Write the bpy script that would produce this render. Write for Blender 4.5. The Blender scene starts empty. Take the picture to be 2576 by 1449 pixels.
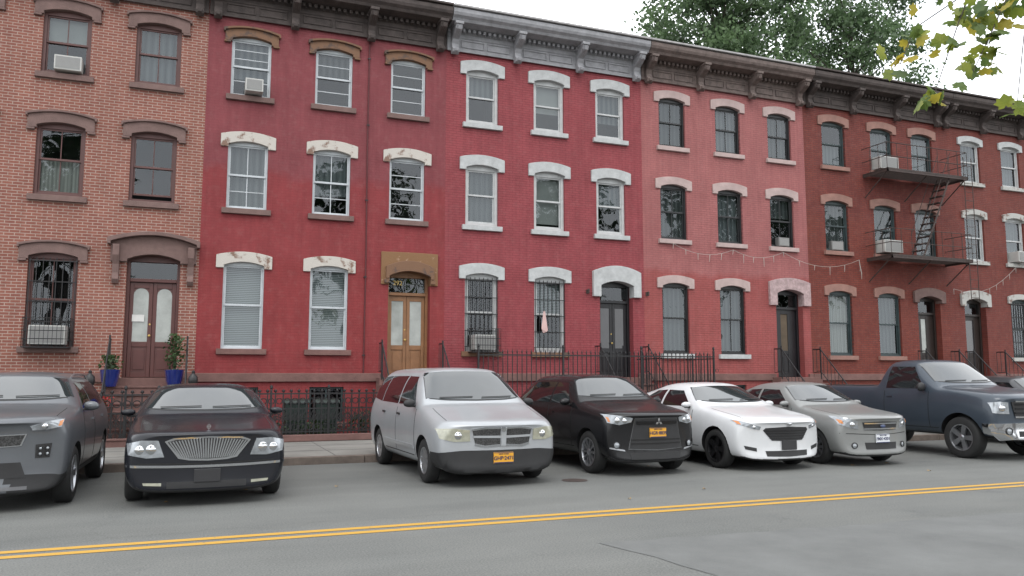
import bpy, bmesh, math, random
from mathutils import Vector, Matrix
from mathutils.bvhtree import BVHTree
R=random.Random(7)
COL=bpy.context.scene.collection
D=20.5
# ---------------------------------------------------------------- materials
def nd(nt,t,**k):
    n=nt.nodes.new(t)
    for a,b in k.items(): setattr(n,a,b)
    return n
def newmat(name):
    m=bpy.data.materials.new(name); m.use_nodes=True
    nt=m.node_tree; p=nt.nodes['Principled BSDF']; return m,nt,p
def c4(c): return (c[0],c[1],c[2],1)
def sc(c,k): return tuple(min(1,x*k) for x in c)
def M(name,col,rough=.6,metal=0,coat=0,var=.15,scale=3,bump=0,bscale=60,col2=None,thr=None,spec=.5,ior=1.5):
    m,nt,p=newmat(name)
    tc=nd(nt,'ShaderNodeTexCoord')
    n=nd(nt,'ShaderNodeTexNoise'); n.inputs['Scale'].default_value=scale; n.inputs['Detail'].default_value=6
    n.inputs['Roughness'].default_value=.62
    nt.links.new(tc.outputs['Object'],n.inputs['Vector'])
    r=nd(nt,'ShaderNodeValToRGB'); e=r.color_ramp.elements
    if col2 is None:
        e[0].position=.3; e[1].position=.7
        e[0].color=c4(sc(col,1-var)); e[1].color=c4(sc(col,1+var))
    else:
        t=thr or .5
        e[0].position=t-.03; e[1].position=t+.03
        e[0].color=c4(col); e[1].color=c4(col2)
    nt.links.new(n.outputs['Fac'],r.inputs['Fac']); nt.links.new(r.outputs['Color'],p.inputs['Base Color'])
    p.inputs['Roughness'].default_value=rough; p.inputs['Metallic'].default_value=metal
    p.inputs['Specular IOR Level'].default_value=spec; p.inputs['IOR'].default_value=ior
    p.inputs['Coat Weight'].default_value=coat; p.inputs['Coat Roughness'].default_value=.04
    if bump:
        b=nd(nt,'ShaderNodeTexNoise'); b.inputs['Scale'].default_value=bscale; b.inputs['Detail'].default_value=4
        nt.links.new(tc.outputs['Object'],b.inputs['Vector'])
        bp=nd(nt,'ShaderNodeBump'); bp.inputs['Strength'].default_value=bump; bp.inputs['Distance'].default_value=.02
        nt.links.new(b.outputs['Fac'],bp.inputs['Height']); nt.links.new(bp.outputs['Normal'],p.inputs['Normal'])
    return m
def brick(name,a,b,mortar,ms=.009,bump=.5,zones=(),patch=None,rough=.75,haze=.10):
    """a,b brick colours; zones: (z, colour, softness) paint above z"""
    m,nt,p=newmat(name); L=nt.links.new
    tc=nd(nt,'ShaderNodeTexCoord'); s=nd(nt,'ShaderNodeSeparateXYZ'); cb=nd(nt,'ShaderNodeCombineXYZ')
    L(tc.outputs['Object'],s.inputs[0]); L(s.outputs['X'],cb.inputs['X']); L(s.outputs['Z'],cb.inputs['Y'])
    br=nd(nt,'ShaderNodeTexBrick'); br.inputs['Scale'].default_value=1
    br.inputs['Brick Width'].default_value=.205; br.inputs['Row Height'].default_value=.068
    br.inputs['Mortar Size'].default_value=ms; br.inputs['Mortar Smooth'].default_value=.3
    br.inputs['Color1'].default_value=c4(a); br.inputs['Color2'].default_value=c4(b); br.inputs['Mortar'].default_value=c4(mortar)
    L(cb.outputs[0],br.inputs['Vector'])
    col=br.outputs['Color']
    def noise(sx,det=6,rgh=.6,stretch=None):
        n=nd(nt,'ShaderNodeTexNoise'); n.inputs['Scale'].default_value=sx; n.inputs['Detail'].default_value=det; n.inputs['Roughness'].default_value=rgh
        if stretch:
            mp=nd(nt,'ShaderNodeMapping'); mp.inputs['Scale'].default_value=stretch
            L(tc.outputs['Object'],mp.inputs['Vector']); L(mp.outputs[0],n.inputs['Vector'])
        else: L(tc.outputs['Object'],n.inputs['Vector'])
        return n.outputs['Fac']
    def mix(fac,c1,c2,bt='MIX'):
        x=nd(nt,'ShaderNodeMix',data_type='RGBA',blend_type=bt)
        if not isinstance(fac,(int,float)): L(fac,x.inputs[0])
        else: x.inputs[0].default_value=fac
        for i,c in ((6,c1),(7,c2)):
            if isinstance(c,tuple): x.inputs[i].default_value=c4(c)
            else: L(c,x.inputs[i])
        return x.outputs[2]
    def ramp(f,lo,hi,ca=(0,0,0),cbb=(1,1,1)):
        r=nd(nt,'ShaderNodeValToRGB'); r.color_ramp.elements[0].position=lo; r.color_ramp.elements[1].position=hi
        r.color_ramp.elements[0].color=c4(ca); r.color_ramp.elements[1].color=c4(cbb); L(f,r.inputs['Fac']); return r.outputs['Color']
    nz=noise(1.1)
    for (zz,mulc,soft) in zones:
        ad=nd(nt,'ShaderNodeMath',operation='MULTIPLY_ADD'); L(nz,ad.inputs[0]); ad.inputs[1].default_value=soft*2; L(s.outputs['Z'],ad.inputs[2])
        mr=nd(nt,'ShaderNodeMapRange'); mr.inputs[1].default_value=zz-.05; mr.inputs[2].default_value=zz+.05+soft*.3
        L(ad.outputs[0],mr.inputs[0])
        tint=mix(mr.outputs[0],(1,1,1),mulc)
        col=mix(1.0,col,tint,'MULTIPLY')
    col=mix(1.0,col,ramp(nz,.3,.72,(.88,.90,.90),(1.10,1.12,1.12)),'MULTIPLY')
    col=mix(1.0,col,ramp(noise(2.2,8,.7,(3.0,1,.35)),.3,.75,(.84,.83,.83),(1.11,1.15,1.15)),'MULTIPLY')
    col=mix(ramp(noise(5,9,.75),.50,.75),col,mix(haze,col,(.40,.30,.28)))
    if patch:
        col=mix(ramp(noise(2.6,10,.75),patch[1],patch[1]+.04),col,patch[0])
    L(col,p.inputs['Base Color'])
    p.inputs['Roughness'].default_value=rough; p.inputs['Specular IOR Level'].default_value=.3
    bp=nd(nt,'ShaderNodeBump'); bp.inputs['Strength'].default_value=bump; bp.inputs['Distance'].default_value=.012
    inv=nd(nt,'ShaderNodeMath',operation='SUBTRACT'); inv.inputs[0].default_value=1; L(br.outputs['Fac'],inv.inputs[1])
    ad=nd(nt,'ShaderNodeMath',operation='MULTIPLY_ADD'); L(noise(30,5,.7),ad.inputs[0]); ad.inputs[1].default_value=.9; L(inv.outputs[0],ad.inputs[2])
    L(ad.outputs[0],bp.inputs['Height']); L(bp.outputs['Normal'],p.inputs['Normal'])
    return m
def glassmat(name,tint=(.62,.67,.68)):
    m,nt,p=newmat(name); L=nt.links.new
    nt.nodes.remove(p); out=nt.nodes['Material Output']
    t=nd(nt,'ShaderNodeBsdfTransparent'); t.inputs[0].default_value=c4(tint)
    g=nd(nt,'ShaderNodeBsdfGlossy'); g.inputs['Roughness'].default_value=.015; g.inputs[0].default_value=(.92,.96,1,1)
    lw=nd(nt,'ShaderNodeLayerWeight'); lw.inputs['Blend'].default_value=.5
    pw=nd(nt,'ShaderNodeMath',operation='POWER'); L(lw.outputs['Facing'],pw.inputs[0]); pw.inputs[1].default_value=4
    ma=nd(nt,'ShaderNodeMath',operation='MULTIPLY_ADD',use_clamp=True); L(pw.outputs[0],ma.inputs[0]); ma.inputs[1].default_value=.9; ma.inputs[2].default_value=.065
    tc=nd(nt,'ShaderNodeTexCoord'); n=nd(nt,'ShaderNodeTexNoise'); n.inputs['Scale'].default_value=1.6; n.inputs['Detail'].default_value=1
    L(tc.outputs['Object'],n.inputs['Vector']); bp=nd(nt,'ShaderNodeBump'); bp.inputs['Strength'].default_value=.2; bp.inputs['Distance'].default_value=.04
    L(n.outputs['Fac'],bp.inputs['Height']); L(bp.outputs[0],g.inputs['Normal'])
    mx=nd(nt,'ShaderNodeMixShader'); L(ma.outputs[0],mx.inputs[0]); L(t.outputs[0],mx.inputs[1]); L(g.outputs[0],mx.inputs[2])
    L(mx.outputs[0],out.inputs[0]); return m
def stripemat(name,c1,c2,axis='Z',freq=40,rough=.8):
    m,nt,p=newmat(name); L=nt.links.new
    tc=nd(nt,'ShaderNodeTexCoord'); w=nd(nt,'ShaderNodeTexWave',wave_type='BANDS',bands_direction=axis)
    w.inputs['Scale'].default_value=freq; w.inputs['Distortion'].default_value=.6 if axis=='X' else .1; w.inputs['Detail'].default_value=1
    L(tc.outputs['Object'],w.inputs['Vector'])
    r=nd(nt,'ShaderNodeValToRGB'); r.color_ramp.elements[0].color=c4(c1); r.color_ramp.elements[1].color=c4(c2)
    L(w.outputs['Fac'],r.inputs['Fac']); L(r.outputs[0],p.inputs['Base Color']); p.inputs['Roughness'].default_value=rough
    return m
def leafmat(name,col,col2,trans=.3,scale=.6):
    m,nt,p=newmat(name); L=nt.links.new
    tc=nd(nt,'ShaderNodeTexCoord'); n=nd(nt,'ShaderNodeTexNoise'); n.inputs['Scale'].default_value=scale; n.inputs['Detail'].default_value=4
    L(tc.outputs['Object'],n.inputs['Vector']); r=nd(nt,'ShaderNodeValToRGB')
    r.color_ramp.elements[0].position=.38; r.color_ramp.elements[1].position=.62
    r.color_ramp.elements[0].color=c4(col); r.color_ramp.elements[1].color=c4(col2)
    L(n.outputs['Fac'],r.inputs['Fac']); L(r.outputs[0],p.inputs['Base Color']); p.inputs['Roughness'].default_value=.55
    t=nd(nt,'ShaderNodeBsdfTranslucent'); L(r.outputs[0],t.inputs[0])
    mx=nd(nt,'ShaderNodeMixShader'); mx.inputs[0].default_value=trans
    L(p.outputs[0],mx.inputs[1]); L(t.outputs[0],mx.inputs[2]); L(mx.outputs[0],nt.nodes['Material Output'].inputs[0]); return m

# ---------------------------------------------------------------- mesh helper
class MB:
    def __init__(s): s.v=[];s.f=[];s.m=[]
    def add(s,vs,fs,mi=0):
        o=len(s.v); s.v+= [tuple(v) for v in vs]
        for f in fs: s.f.append([i+o for i in f]); s.m.append(mi)
    def quad(s,a,b,c,d,mi=0): s.add([a,b,c,d],[(0,1,2,3)],mi)
    def box(s,x0,x1,y0,y1,z0,z1,mi=0):
        s.add([(x0,y0,z0),(x1,y0,z0),(x1,y1,z0),(x0,y1,z0),(x0,y0,z1),(x1,y0,z1),(x1,y1,z1),(x0,y1,z1)],
              [(3,2,1,0),(4,5,6,7),(0,1,5,4),(1,2,6,5),(2,3,7,6),(3,0,4,7)],mi)
    def prism(s,poly,axis,a0,a1,mi=0):
        def P(p,a):
            return {'y':(p[0],a,p[1]),'x':(a,p[0],p[1]),'z':(p[0],p[1],a)}[axis]
        n=len(poly); vs=[P(p,a0) for p in poly]+[P(p,a1) for p in poly]
        fs=[tuple(range(n)),tuple(range(2*n-1,n-1,-1))]+[(i,(i+1)%n,n+(i+1)%n,n+i) for i in range(n)]
        s.add(vs,fs,mi)
    def tube(s,p0,p1,r0,r1=None,n=6,mi=0):
        r1=r0 if r1 is None else r1
        p0=Vector(p0);p1=Vector(p1);d=(p1-p0)
        if d.length<1e-6:return
        d.normalize(); a=d.orthogonal().normalized(); b=d.cross(a)
        vs=[];
        for p,r in((p0,r0),(p1,r1)):
            for i in range(n):
                t=2*math.pi*i/n; vs.append(p+(a*math.cos(t)+b*math.sin(t))*r)
        s.add(vs,[(i,(i+1)%n,n+(i+1)%n,n+i) for i in range(n)]+[tuple(range(n-1,-1,-1)),tuple(range(n,2*n))],mi)
    def path(s,pts,r,n=6,mi=0,r1=None):
        k=len(pts)-1
        for i in range(k):
            ra=r if r1 is None else r+(r1-r)*i/k; rb=r if r1 is None else r+(r1-r)*(i+1)/k
            s.tube(pts[i],pts[i+1],ra,rb,n,mi)
    def lathe(s,prof,c=(0,0,0),axis='z',n=16,mi=0,close=False):
        vs=[];k=len(prof)
        for i in range(n):
            t=2*math.pi*i/n;ca,sa=math.cos(t),math.sin(t)
            for r,h in prof:
                if axis=='z':p=(c[0]+r*ca,c[1]+r*sa,c[2]+h)
                elif axis=='x':p=(c[0]+h,c[1]+r*ca,c[2]+r*sa)
                else:p=(c[0]+r*ca,c[1]+h,c[2]+r*sa)
                vs.append(p)
        fs=[]
        for i in range(n):
            j=(i+1)%n
            for q in range(k-1): fs.append((i*k+q,j*k+q,j*k+q+1,i*k+q+1))
            if close: fs.append((i*k+k-1,j*k+k-1,j*k,i*k))
        s.add(vs,fs,mi)
    def mesh(s,name,mats,smooth=False,angle=40):
        me=bpy.data.meshes.new(name); me.from_pydata(s.v,[],s.f)
        for m in mats: me.materials.append(m)
        me.polygons.foreach_set('material_index',s.m)
        bm=bmesh.new(); bm.from_mesh(me); bmesh.ops.recalc_face_normals(bm,faces=bm.faces); bm.to_mesh(me); bm.free()
        if smooth:
            me.polygons.foreach_set('use_smooth',[True]*len(me.polygons)); me.set_sharp_from_angle(angle=math.radians(angle))
        me.update(); return me
    def obj(s,name,mats,parent=None,loc=(0,0,0),smooth=False,bevel=0,angle=40):
        if not isinstance(mats,(list,tuple)): mats=[mats]
        o=bpy.data.objects.new(name,s.mesh(name,mats,smooth,angle)); COL.objects.link(o)
        o.location=loc
        if parent: o.parent=parent
        if bevel:
            b=o.modifiers.new('bevel','BEVEL'); b.width=bevel; b.segments=2; b.limit_method='ANGLE'
        return o
def empty(name,parent=None,loc=(0,0,0)):
    o=bpy.data.objects.new(name,None); COL.objects.link(o); o.location=loc; o.empty_display_size=.2
    if parent:o.parent=parent
    return o
def tag(o,label,cat,group=None):
    o['label']=label;o['category']=cat
    if group:o['group']=group
    return o
def thing(name,loc,label,cat,group=None): return tag(empty(name,None,loc),label,cat,group)
def copyobj(o,parent,loc=None,rot=None):
    c=o.copy(); COL.objects.link(c); c.parent=parent
    if loc is not None:c.location=loc
    if rot is not None:c.rotation_euler=rot
    return c
def text(name,body,size,mat,parent,loc,ext=.002,rot=(math.pi/2,0,0),bold=0):
    cu=bpy.data.curves.new(name,'FONT'); cu.body=body; cu.size=size; cu.align_x='CENTER'; cu.align_y='CENTER'; cu.extrude=ext; cu.offset=bold
    t=bpy.data.objects.new('tmp',cu); COL.objects.link(t)
    dg=bpy.context.evaluated_depsgraph_get(); me=bpy.data.meshes.new_from_object(t.evaluated_get(dg))
    bpy.data.objects.remove(t); me.materials.clear(); me.materials.append(mat)
    o=bpy.data.objects.new(name,me); COL.objects.link(o); o.parent=parent; o.location=loc; o.rotation_euler=rot; return o

# ---------------------------------------------------------------- material set
glass=glassmat('window_glass')
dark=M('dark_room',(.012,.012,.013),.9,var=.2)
blind=stripemat('blind_slats',(.10,.11,.11),(.40,.41,.40),'Z',7)
curtain=stripemat('curtain_cloth',(.22,.215,.19),(.34,.335,.30),'X',4)
curtain_d=stripemat('curtain_shade',(.075,.082,.084),(.14,.15,.15),'X',2)
curtain_k=stripemat('curtain_dark',(.035,.038,.038),(.085,.09,.088),'X',2)
shade=M('roller_shade',(.28,.28,.26),.85,var=.12,scale=1.5)
tanpaper=M('tan_paper',(.10,.075,.05),.85,var=.3,scale=2)
white_fr=M('white_frame',(.42,.43,.43),.5,var=.12,scale=6)
alu_fr=M('aluminium_frame',(.44,.47,.49),.4,var=.08,scale=6)
black_fr=M('black_frame',(.012,.013,.014),.4,var=.3,scale=6)
green_fr=M('dark_green_frame',(.025,.04,.042),.5,var=.3)
brown_fr=M('brown_frame',(.085,.034,.03),.5,var=.15,scale=4)
brownstone=M('brownstone',(.15,.095,.085),.85,var=.2,scale=4,bump=.4)
brownstone2=M('brownstone_red',(.15,.08,.07),.85,var=.22,scale=3,bump=.4)
ochre=M('ochre_worn',(.16,.085,.048),.8,col2=(.09,.058,.045),thr=.55,scale=3,bump=.3)
ochre_b=M('ochre_flaking',(.19,.10,.045),.8,col2=(.30,.20,.13),thr=.63,scale=9,bump=.3)
primer=M('flaking_white',(.46,.43,.39),.85,col2=(.19,.12,.09),thr=.58,scale=2.6,bump=.4)
primer2=M('flaking_white_pale',(.38,.38,.36),.85,col2=(.19,.14,.12),thr=.57,scale=6,bump=.4)
whitestone=M('white_painted_stone',(.39,.40,.40),.8,var=.18,scale=5,bump=.3)
pinkstone=M('pale_pink_stone',(.38,.29,.275),.8,var=.14,scale=4,bump=.3)
tanstone=M('tan_stone',(.24,.13,.105),.8,var=.18,scale=4,bump=.3)
corn_brown=M('cornice_brown',(.060,.047,.043),.8,var=.35,scale=5,bump=.4)
corn_grey=M('cornice_grey',(.25,.25,.262),.75,var=.22,scale=5,bump=.3)
corn_mid=M('cornice_weathered',(.125,.095,.085),.8,var=.35,scale=6,bump=.4)
corn_light=M('cornice_cap_light',(.32,.31,.31),.7,var=.2,scale=4)
iron=M('black_iron',(.010,.010,.011),.45,var=.3,scale=8)
rust=M('rusty_iron',(.045,.030,.026),.7,var=.4,scale=12)
roofm=M('roof_tar',(.05,.05,.05),.9)
tan_door=M('tan_door_paint',(.21,.10,.042),.5,var=.18,scale=3)
brown_door=M('brown_door_paint',(.085,.026,.022),.4,var=.15,scale=3)
black_door=M('black_door_paint',(.010,.010,.012),.35,var=.3)
dkbrown_door=M('dark_brown_door_paint',(.020,.014,.012),.4,var=.2)
brass=M('brass',(.5,.34,.12),.3,metal=1)
acwhite=M('ac_white',(.42,.42,.40),.5,var=.1)
acgrille=stripemat('ac_grille',(.05,.05,.05),(.40,.40,.39),'Z',14)
doorglass=M('frosted_glass',(.28,.30,.28),.15,var=.25,scale=2,coat=.5)
darkglass=M('dark_door_glass',(.03,.03,.033),.08,coat=.5)

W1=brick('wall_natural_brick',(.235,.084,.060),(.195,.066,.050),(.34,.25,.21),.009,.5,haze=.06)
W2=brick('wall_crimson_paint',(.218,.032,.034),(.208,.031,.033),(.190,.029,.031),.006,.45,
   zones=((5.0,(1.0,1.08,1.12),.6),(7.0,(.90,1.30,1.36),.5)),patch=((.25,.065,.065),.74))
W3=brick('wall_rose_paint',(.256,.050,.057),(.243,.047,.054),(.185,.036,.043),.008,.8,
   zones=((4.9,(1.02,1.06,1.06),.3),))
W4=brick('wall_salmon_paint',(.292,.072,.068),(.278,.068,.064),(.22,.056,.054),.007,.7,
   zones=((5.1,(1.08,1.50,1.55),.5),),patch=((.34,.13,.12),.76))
W5=brick('wall_orange_brick',(.180,.040,.027),(.150,.032,.023),(.11,.034,.028),.008,.9,
   zones=((7.2,(.96,1.0,1.1),.5),))
W6=brick('wall_orange_brick_old',(.168,.037,.027),(.14,.031,.024),(.13,.044,.036),.009,.9,patch=((.24,.10,.075),.72))

# ---------------------------------------------------------------- camera, world, sun
TH=math.radians(21.4); PI=math.radians(6.2)
cam=bpy.data.cameras.new('camera'); co=bpy.data.objects.new('camera',cam); COL.objects.link(co)
cam.sensor_width=36; cam.lens=36*2028/2576; cam.clip_end=2000; cam.clip_start=.05
co.location=(0,0,1.6); co.rotation_euler=(math.pi/2+PI,0,-TH)
sc_=bpy.context.scene; sc_.camera=co
sc_.view_settings.view_transform='Standard'; sc_.view_settings.look='None'; sc_.view_settings.exposure=0
w=bpy.data.worlds.new('World'); sc_.world=w; w.use_nodes=True; nt=w.node_tree
bg=nt.nodes['Background']; sky=nd(nt,'ShaderNodeTexSky',sky_type='NISHITA'); sky.sun_disc=False
sky.sun_elevation=math.radians(55); sky.sun_rotation=math.radians(200); sky.dust_density=4
mx=nd(nt,'ShaderNodeMix',data_type='RGBA'); mx.inputs[0].default_value=.88
tc=nd(nt,'ShaderNodeTexCoord'); n=nd(nt,'ShaderNodeTexNoise'); n.inputs['Scale'].default_value=2.2; n.inputs['Detail'].default_value=5
r=nd(nt,'ShaderNodeValToRGB'); r.color_ramp.elements[0].position=.3; r.color_ramp.elements[1].position=.7
r.color_ramp.elements[0].color=(15,15.6,16.4,1); r.color_ramp.elements[1].color=(22,22.3,22.6,1)
nt.links.new(tc.outputs['Generated'],n.inputs['Vector']); nt.links.new(n.outputs['Fac'],r.inputs['Fac'])
nt.links.new(sky.outputs[0],mx.inputs[6]); nt.links.new(r.outputs[0],mx.inputs[7]); nt.links.new(mx.outputs[2],bg.inputs[0])
bg.inputs[1].default_value=.130
sl=bpy.data.lights.new('sun','SUN'); so=bpy.data.objects.new('sun',sl); COL.objects.link(so)
sl.energy=.9; sl.angle=math.radians(25); sl.color=(1,.97,.92)
so.rotation_euler=(math.radians(35),0,math.radians(-20)); so.location=(0,-10,30)

# ---------------------------------------------------------------- ground, road, pavement
def roadmat():
    m,nt,p=newmat('asphalt'); L=nt.links.new
    tc=nd(nt,'ShaderNodeTexCoord')
    def nz(s,d=6,r=.6,vec=None):
        n=nd(nt,'ShaderNodeTexNoise'); n.inputs['Scale'].default_value=s; n.inputs['Detail'].default_value=d; n.inputs['Roughness'].default_value=r
        L(vec or tc.outputs['Object'],n.inputs['Vector']); return n.outputs['Fac']
    def rp(f,a,b,ca,cb):
        r=nd(nt,'ShaderNodeValToRGB'); r.color_ramp.elements[0].position=a; r.color_ramp.elements[1].position=b
        r.color_ramp.elements[0].color=c4(ca); r.color_ramp.elements[1].color=c4(cb); L(f,r.inputs['Fac']); return r.outputs[0]
    def mul(a,b):
        x=nd(nt,'ShaderNodeMix',data_type='RGBA',blend_type='MULTIPLY'); x.inputs[0].default_value=1; L(a,x.inputs[6]); L(b,x.inputs[7]); return x.outputs[2]
    mp=nd(nt,'ShaderNodeMapping'); mp.inputs['Scale'].default_value=(.12,.9,1); L(tc.outputs['Object'],mp.inputs[0])
    c=rp(nz(.5),.3,.7,(.122,.126,.121),(.150,.153,.145))
    c=mul(c,rp(nz(1.0,4,.6,mp.outputs[0]),.3,.7,(.86,.86,.86),(1.1,1.1,1.1)))
    c=mul(c,rp(nz(55,3,.7),.3,.7,(.66,.66,.66),(1.34,1.34,1.34)))
    v=nd(nt,'ShaderNodeTexVoronoi',feature='DISTANCE_TO_EDGE'); v.inputs['Scale'].default_value=.18
    ns=nd(nt,'ShaderNodeTexNoise'); ns.inputs['Scale'].default_value=1.4; ns.inputs['Detail'].default_value=6; L(tc.outputs['Object'],ns.inputs['Vector'])
    va=nd(nt,'ShaderNodeVectorMath',operation='MULTIPLY_ADD'); L(ns.outputs['Color'],va.inputs[0]); va.inputs[1].default_value=(.9,.9,0); L(tc.outputs['Object'],va.inputs[2])
    L(va.outputs[0],v.inputs['Vector'])
    c=mul(c,rp(v.outputs['Distance'],.0,.0025,(.90,.90,.90),(1,1,1)))
    c=mul(c,rp(nz(.9,8,.7),.60,.74,(1,1,1),(.76,.76,.78)))
    L(c,p.inputs['Base Color']); p.inputs['Roughness'].default_value=.85; p.inputs['Specular IOR Level'].default_value=.3
    bp=nd(nt,'ShaderNodeBump'); bp.inputs['Strength'].default_value=.5; bp.inputs['Distance'].default_value=.01
    L(nz(70,4,.7),bp.inputs['Height']); L(bp.outputs[0],p.inputs['Normal']); return m
asphalt=roadmat()
asphalt2=M('asphalt_patch',(.122,.126,.123),.85,var=.18,scale=1.2,bump=.4,bscale=80)
seam=M('tar_seam',(.085,.085,.085),.7,var=.3)
yellow=M('yellow_road_paint',(.46,.26,.035),.7,col2=(.22,.16,.08),thr=.66,scale=9,bump=.2)
conc=M('pavement_concrete',(.19,.185,.17),.85,var=.2,scale=1.3,bump=.35,bscale=50)
kerbm=M('kerb_stone',(.125,.10,.085),.85,var=.25,scale=5,bump=.3)
earth=M('ground_earth',(.09,.09,.08),.95,var=.2,scale=.2)
def struct(mb,name,mats,**k):
    o=mb.obj(name,mats,**k); o['kind']='structure'; return o
b=MB(); b.quad((-600,-600,-.03),(600,-600,-.03),(600,600,-.03),(-600,600,-.03)); struct(b,'ground',earth)
b=MB(); b.quad((-200,1.0,0),(200,1.0,0),(200,15.1,0),(-200,15.1,0)); struct(b,'road',asphalt)
b=MB(); b.quad((-200,8.40,.004),(200,8.40,.004),(200,8.52,.004),(-200,8.52,.004)); b.quad((-200,8.64,.004),(200,8.64,.004),(200,8.76,.004),(-200,8.76,.004)); struct(b,'road_marking',yellow)
pr_=random.Random(3); pp=[]
def edge(a,c,n):
    for i in range(n):
        f=i/n; pp.append((a[0]+(c[0]-a[0])*f+pr_.uniform(-.05,.05),a[1]+(c[1]-a[1])*f+pr_.uniform(-.05,.05)))
edge((3.7,7.1),(7.4,6.9),14); edge((7.4,6.9),(13,6.6),12); edge((13,6.6),(13,4.2),4); edge((13,4.2),(6,3.6),10); edge((6,3.6),(4.2,4.2),6); edge((4.2,4.2),(3.7,7.1),8)
b=MB(); b.add([(x,y,.004) for x,y in pp],[tuple(range(len(pp)))]); struct(b,'road_patch',asphalt2)
b=MB()
x=-60
while x<70:
    b.box(x+.004,x+1.796,15.12,15.30,-.02,.135); x+=1.8
struct(b,'kerb',kerbm,bevel=.012)
b=MB(); b.box(-200,200,15.302,20.6,-.02,.125,0)
struct(b,'pavement',conc)
b=MB()
x=-20
while x<40:
    b.box(x,x+.014,15.31,18.9,.12,.129); x+=1.5
for y in(16.5,17.7): b.box(-20,40,y,y+.014,.12,.1285)
struct(b,'pavement_joint',seam)
b=MB(); b.box(-200,200,-3.5,.85,-.02,.13,0); b.box(-200,200,.852,1.0,-.02,.14,1); struct(b,'near_pavement',[conc,kerbm])
# manhole
t=thing('manhole_cover',(5.5,11.4,.004),'dark round iron manhole cover set in the asphalt','manhole cover')
b=MB(); b.lathe([(0,.006),(.13,.006),(.15,.004),(.18,.003),(.20,0)],n=28); b.obj('cover',rust,t)

# ---------------------------------------------------------------- houses
HW=6.1; HG='row of attached three-storey brick houses'
def arch(mb,w,spring,crown,wl,ear,te,tcn,y0,y1,mi=0,n=12):
    lo=[];up=[]
    for i in range(n+1):
        t=2*i/n-1; lo.append((t*w/2,spring+(crown-spring)*(1-t*t)))
        up.append((-t*wl,te+(tcn-te)*(1-t*t)))
    mb.prism([(-wl,ear),(-w/2,ear)]+lo+[(w/2,ear),(wl,ear)]+up,'y',y0,y1,mi)
def window(h,cx,zb,zt,w,fr,lm,sm,mv=0,mh=(0,0),cov=('dark',),trim=.05,hood=False,guard=False,open_=0,lint=(.65,.28,.06)):
    e=empty('window',h,(cx,0,zb)); H=zt-zb; hw=w/2
    f=MB(); f.box(-hw,-hw+trim,.07,.17,0,H); f.box(hw-trim,hw,.07,.17,0,H); f.box(-hw+trim,hw-trim,.07,.17,H-trim-.07,H); f.box(-hw+trim,hw-trim,.07,.17,0,trim)
    a=hw-trim; m=H*.5; s=.038
    # upper sash / lower sash
    for (z0,z1,yy,nh) in((m-.02,H-trim-.07,.10,mh[0]),(trim+open_,m+.02,.13,mh[1])):
        f.box(-a,-a+s,yy,yy+.03,z0,z1); f.box(a-s,a,yy,yy+.03,z0,z1); f.box(-a+s,a-s,yy,yy+.03,z0,z0+s+.012); f.box(-a+s,a-s,yy,yy+.03,z1-s,z1)
        for i in range(mv):
            xx=-a+2*a*(i+1)/(mv+1); f.box(xx-.011,xx+.011,yy+.004,yy+.026,z0+s,z1-s)
        for i in range(nh):
            zz=z0+(z1-z0)*(i+1)/(nh+1); f.box(-a+s,a-s,yy+.006,yy+.024,zz-.011,zz+.011)
    f.obj('frame',fr,e,bevel=.004)
    p=MB(); p.quad((-a+.01,.118,m),(a-.01,.118,m),(a-.01,.118,H-trim-.08),(-a+.01,.118,H-trim-.08))
    p.quad((-a+.01,.147,trim+.01+open_),(a-.01,.147,trim+.01+open_),(a-.01,.147,m),(-a+.01,.147,m)); p.obj('pane',glass,e)
    k=cov[0]
    if k!='dark':
        c0,c1=cov[1],cov[2]; mt=cov[3]
        c=MB(); z0=trim+(H-trim)*c0; z1=H*c1; nx=14
        vs=[];fs=[]
        for i in range(nx+1):
            xx=-a+2*a*i/nx; yy=.215+(.018*math.sin(i*2.1+cx) if k=='curtain' else 0)
            vs+=[(xx,yy,z0),(xx,yy,z1)]
        for i in range(nx): fs.append((2*i,2*i+2,2*i+3,2*i+1))
        c.add(vs,fs); c.obj('curtain' if k=='curtain' else 'blind',mt,e)
    s_=MB(); s_.box(-hw-.10,hw+.10,-.09,.10,-.135,-.001); s_.obj('sill',sm,e,bevel=.008)
    wl,th,pr=lint
    l=MB(); arch(l,w-.015,H-.10,H-.012,wl,H-.17,H+th-.1,H+th,-pr,.085)
    if hood:
        arch(l,2*wl-.004,H+th-.099,H+th+.001,wl+.04,H+th-.14,H+th-.05,H+th+.05,-.12,-.002)
        l.box(-wl-.02,-hw-.03,-.08,-.002,H-.22,H-.172); l.box(hw+.03,wl+.02,-.08,-.002,H-.22,H-.172)
    l.obj('lintel',lm,e,bevel=.01)
    if guard:
        g=MB()
        nn=8
        for i in range(nn): xx=-hw+.04+(w-.08)*i/(nn-1); g.box(xx-.008,xx+.008,.005,.021,.0,H-.12)
        for zz in(.12,.55,1.0,1.45,H-.2): g.box(-hw+.01,hw-.01,.0,.026,zz,zz+.02)
        g.obj('window_guard',iron,e)
    return e
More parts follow.
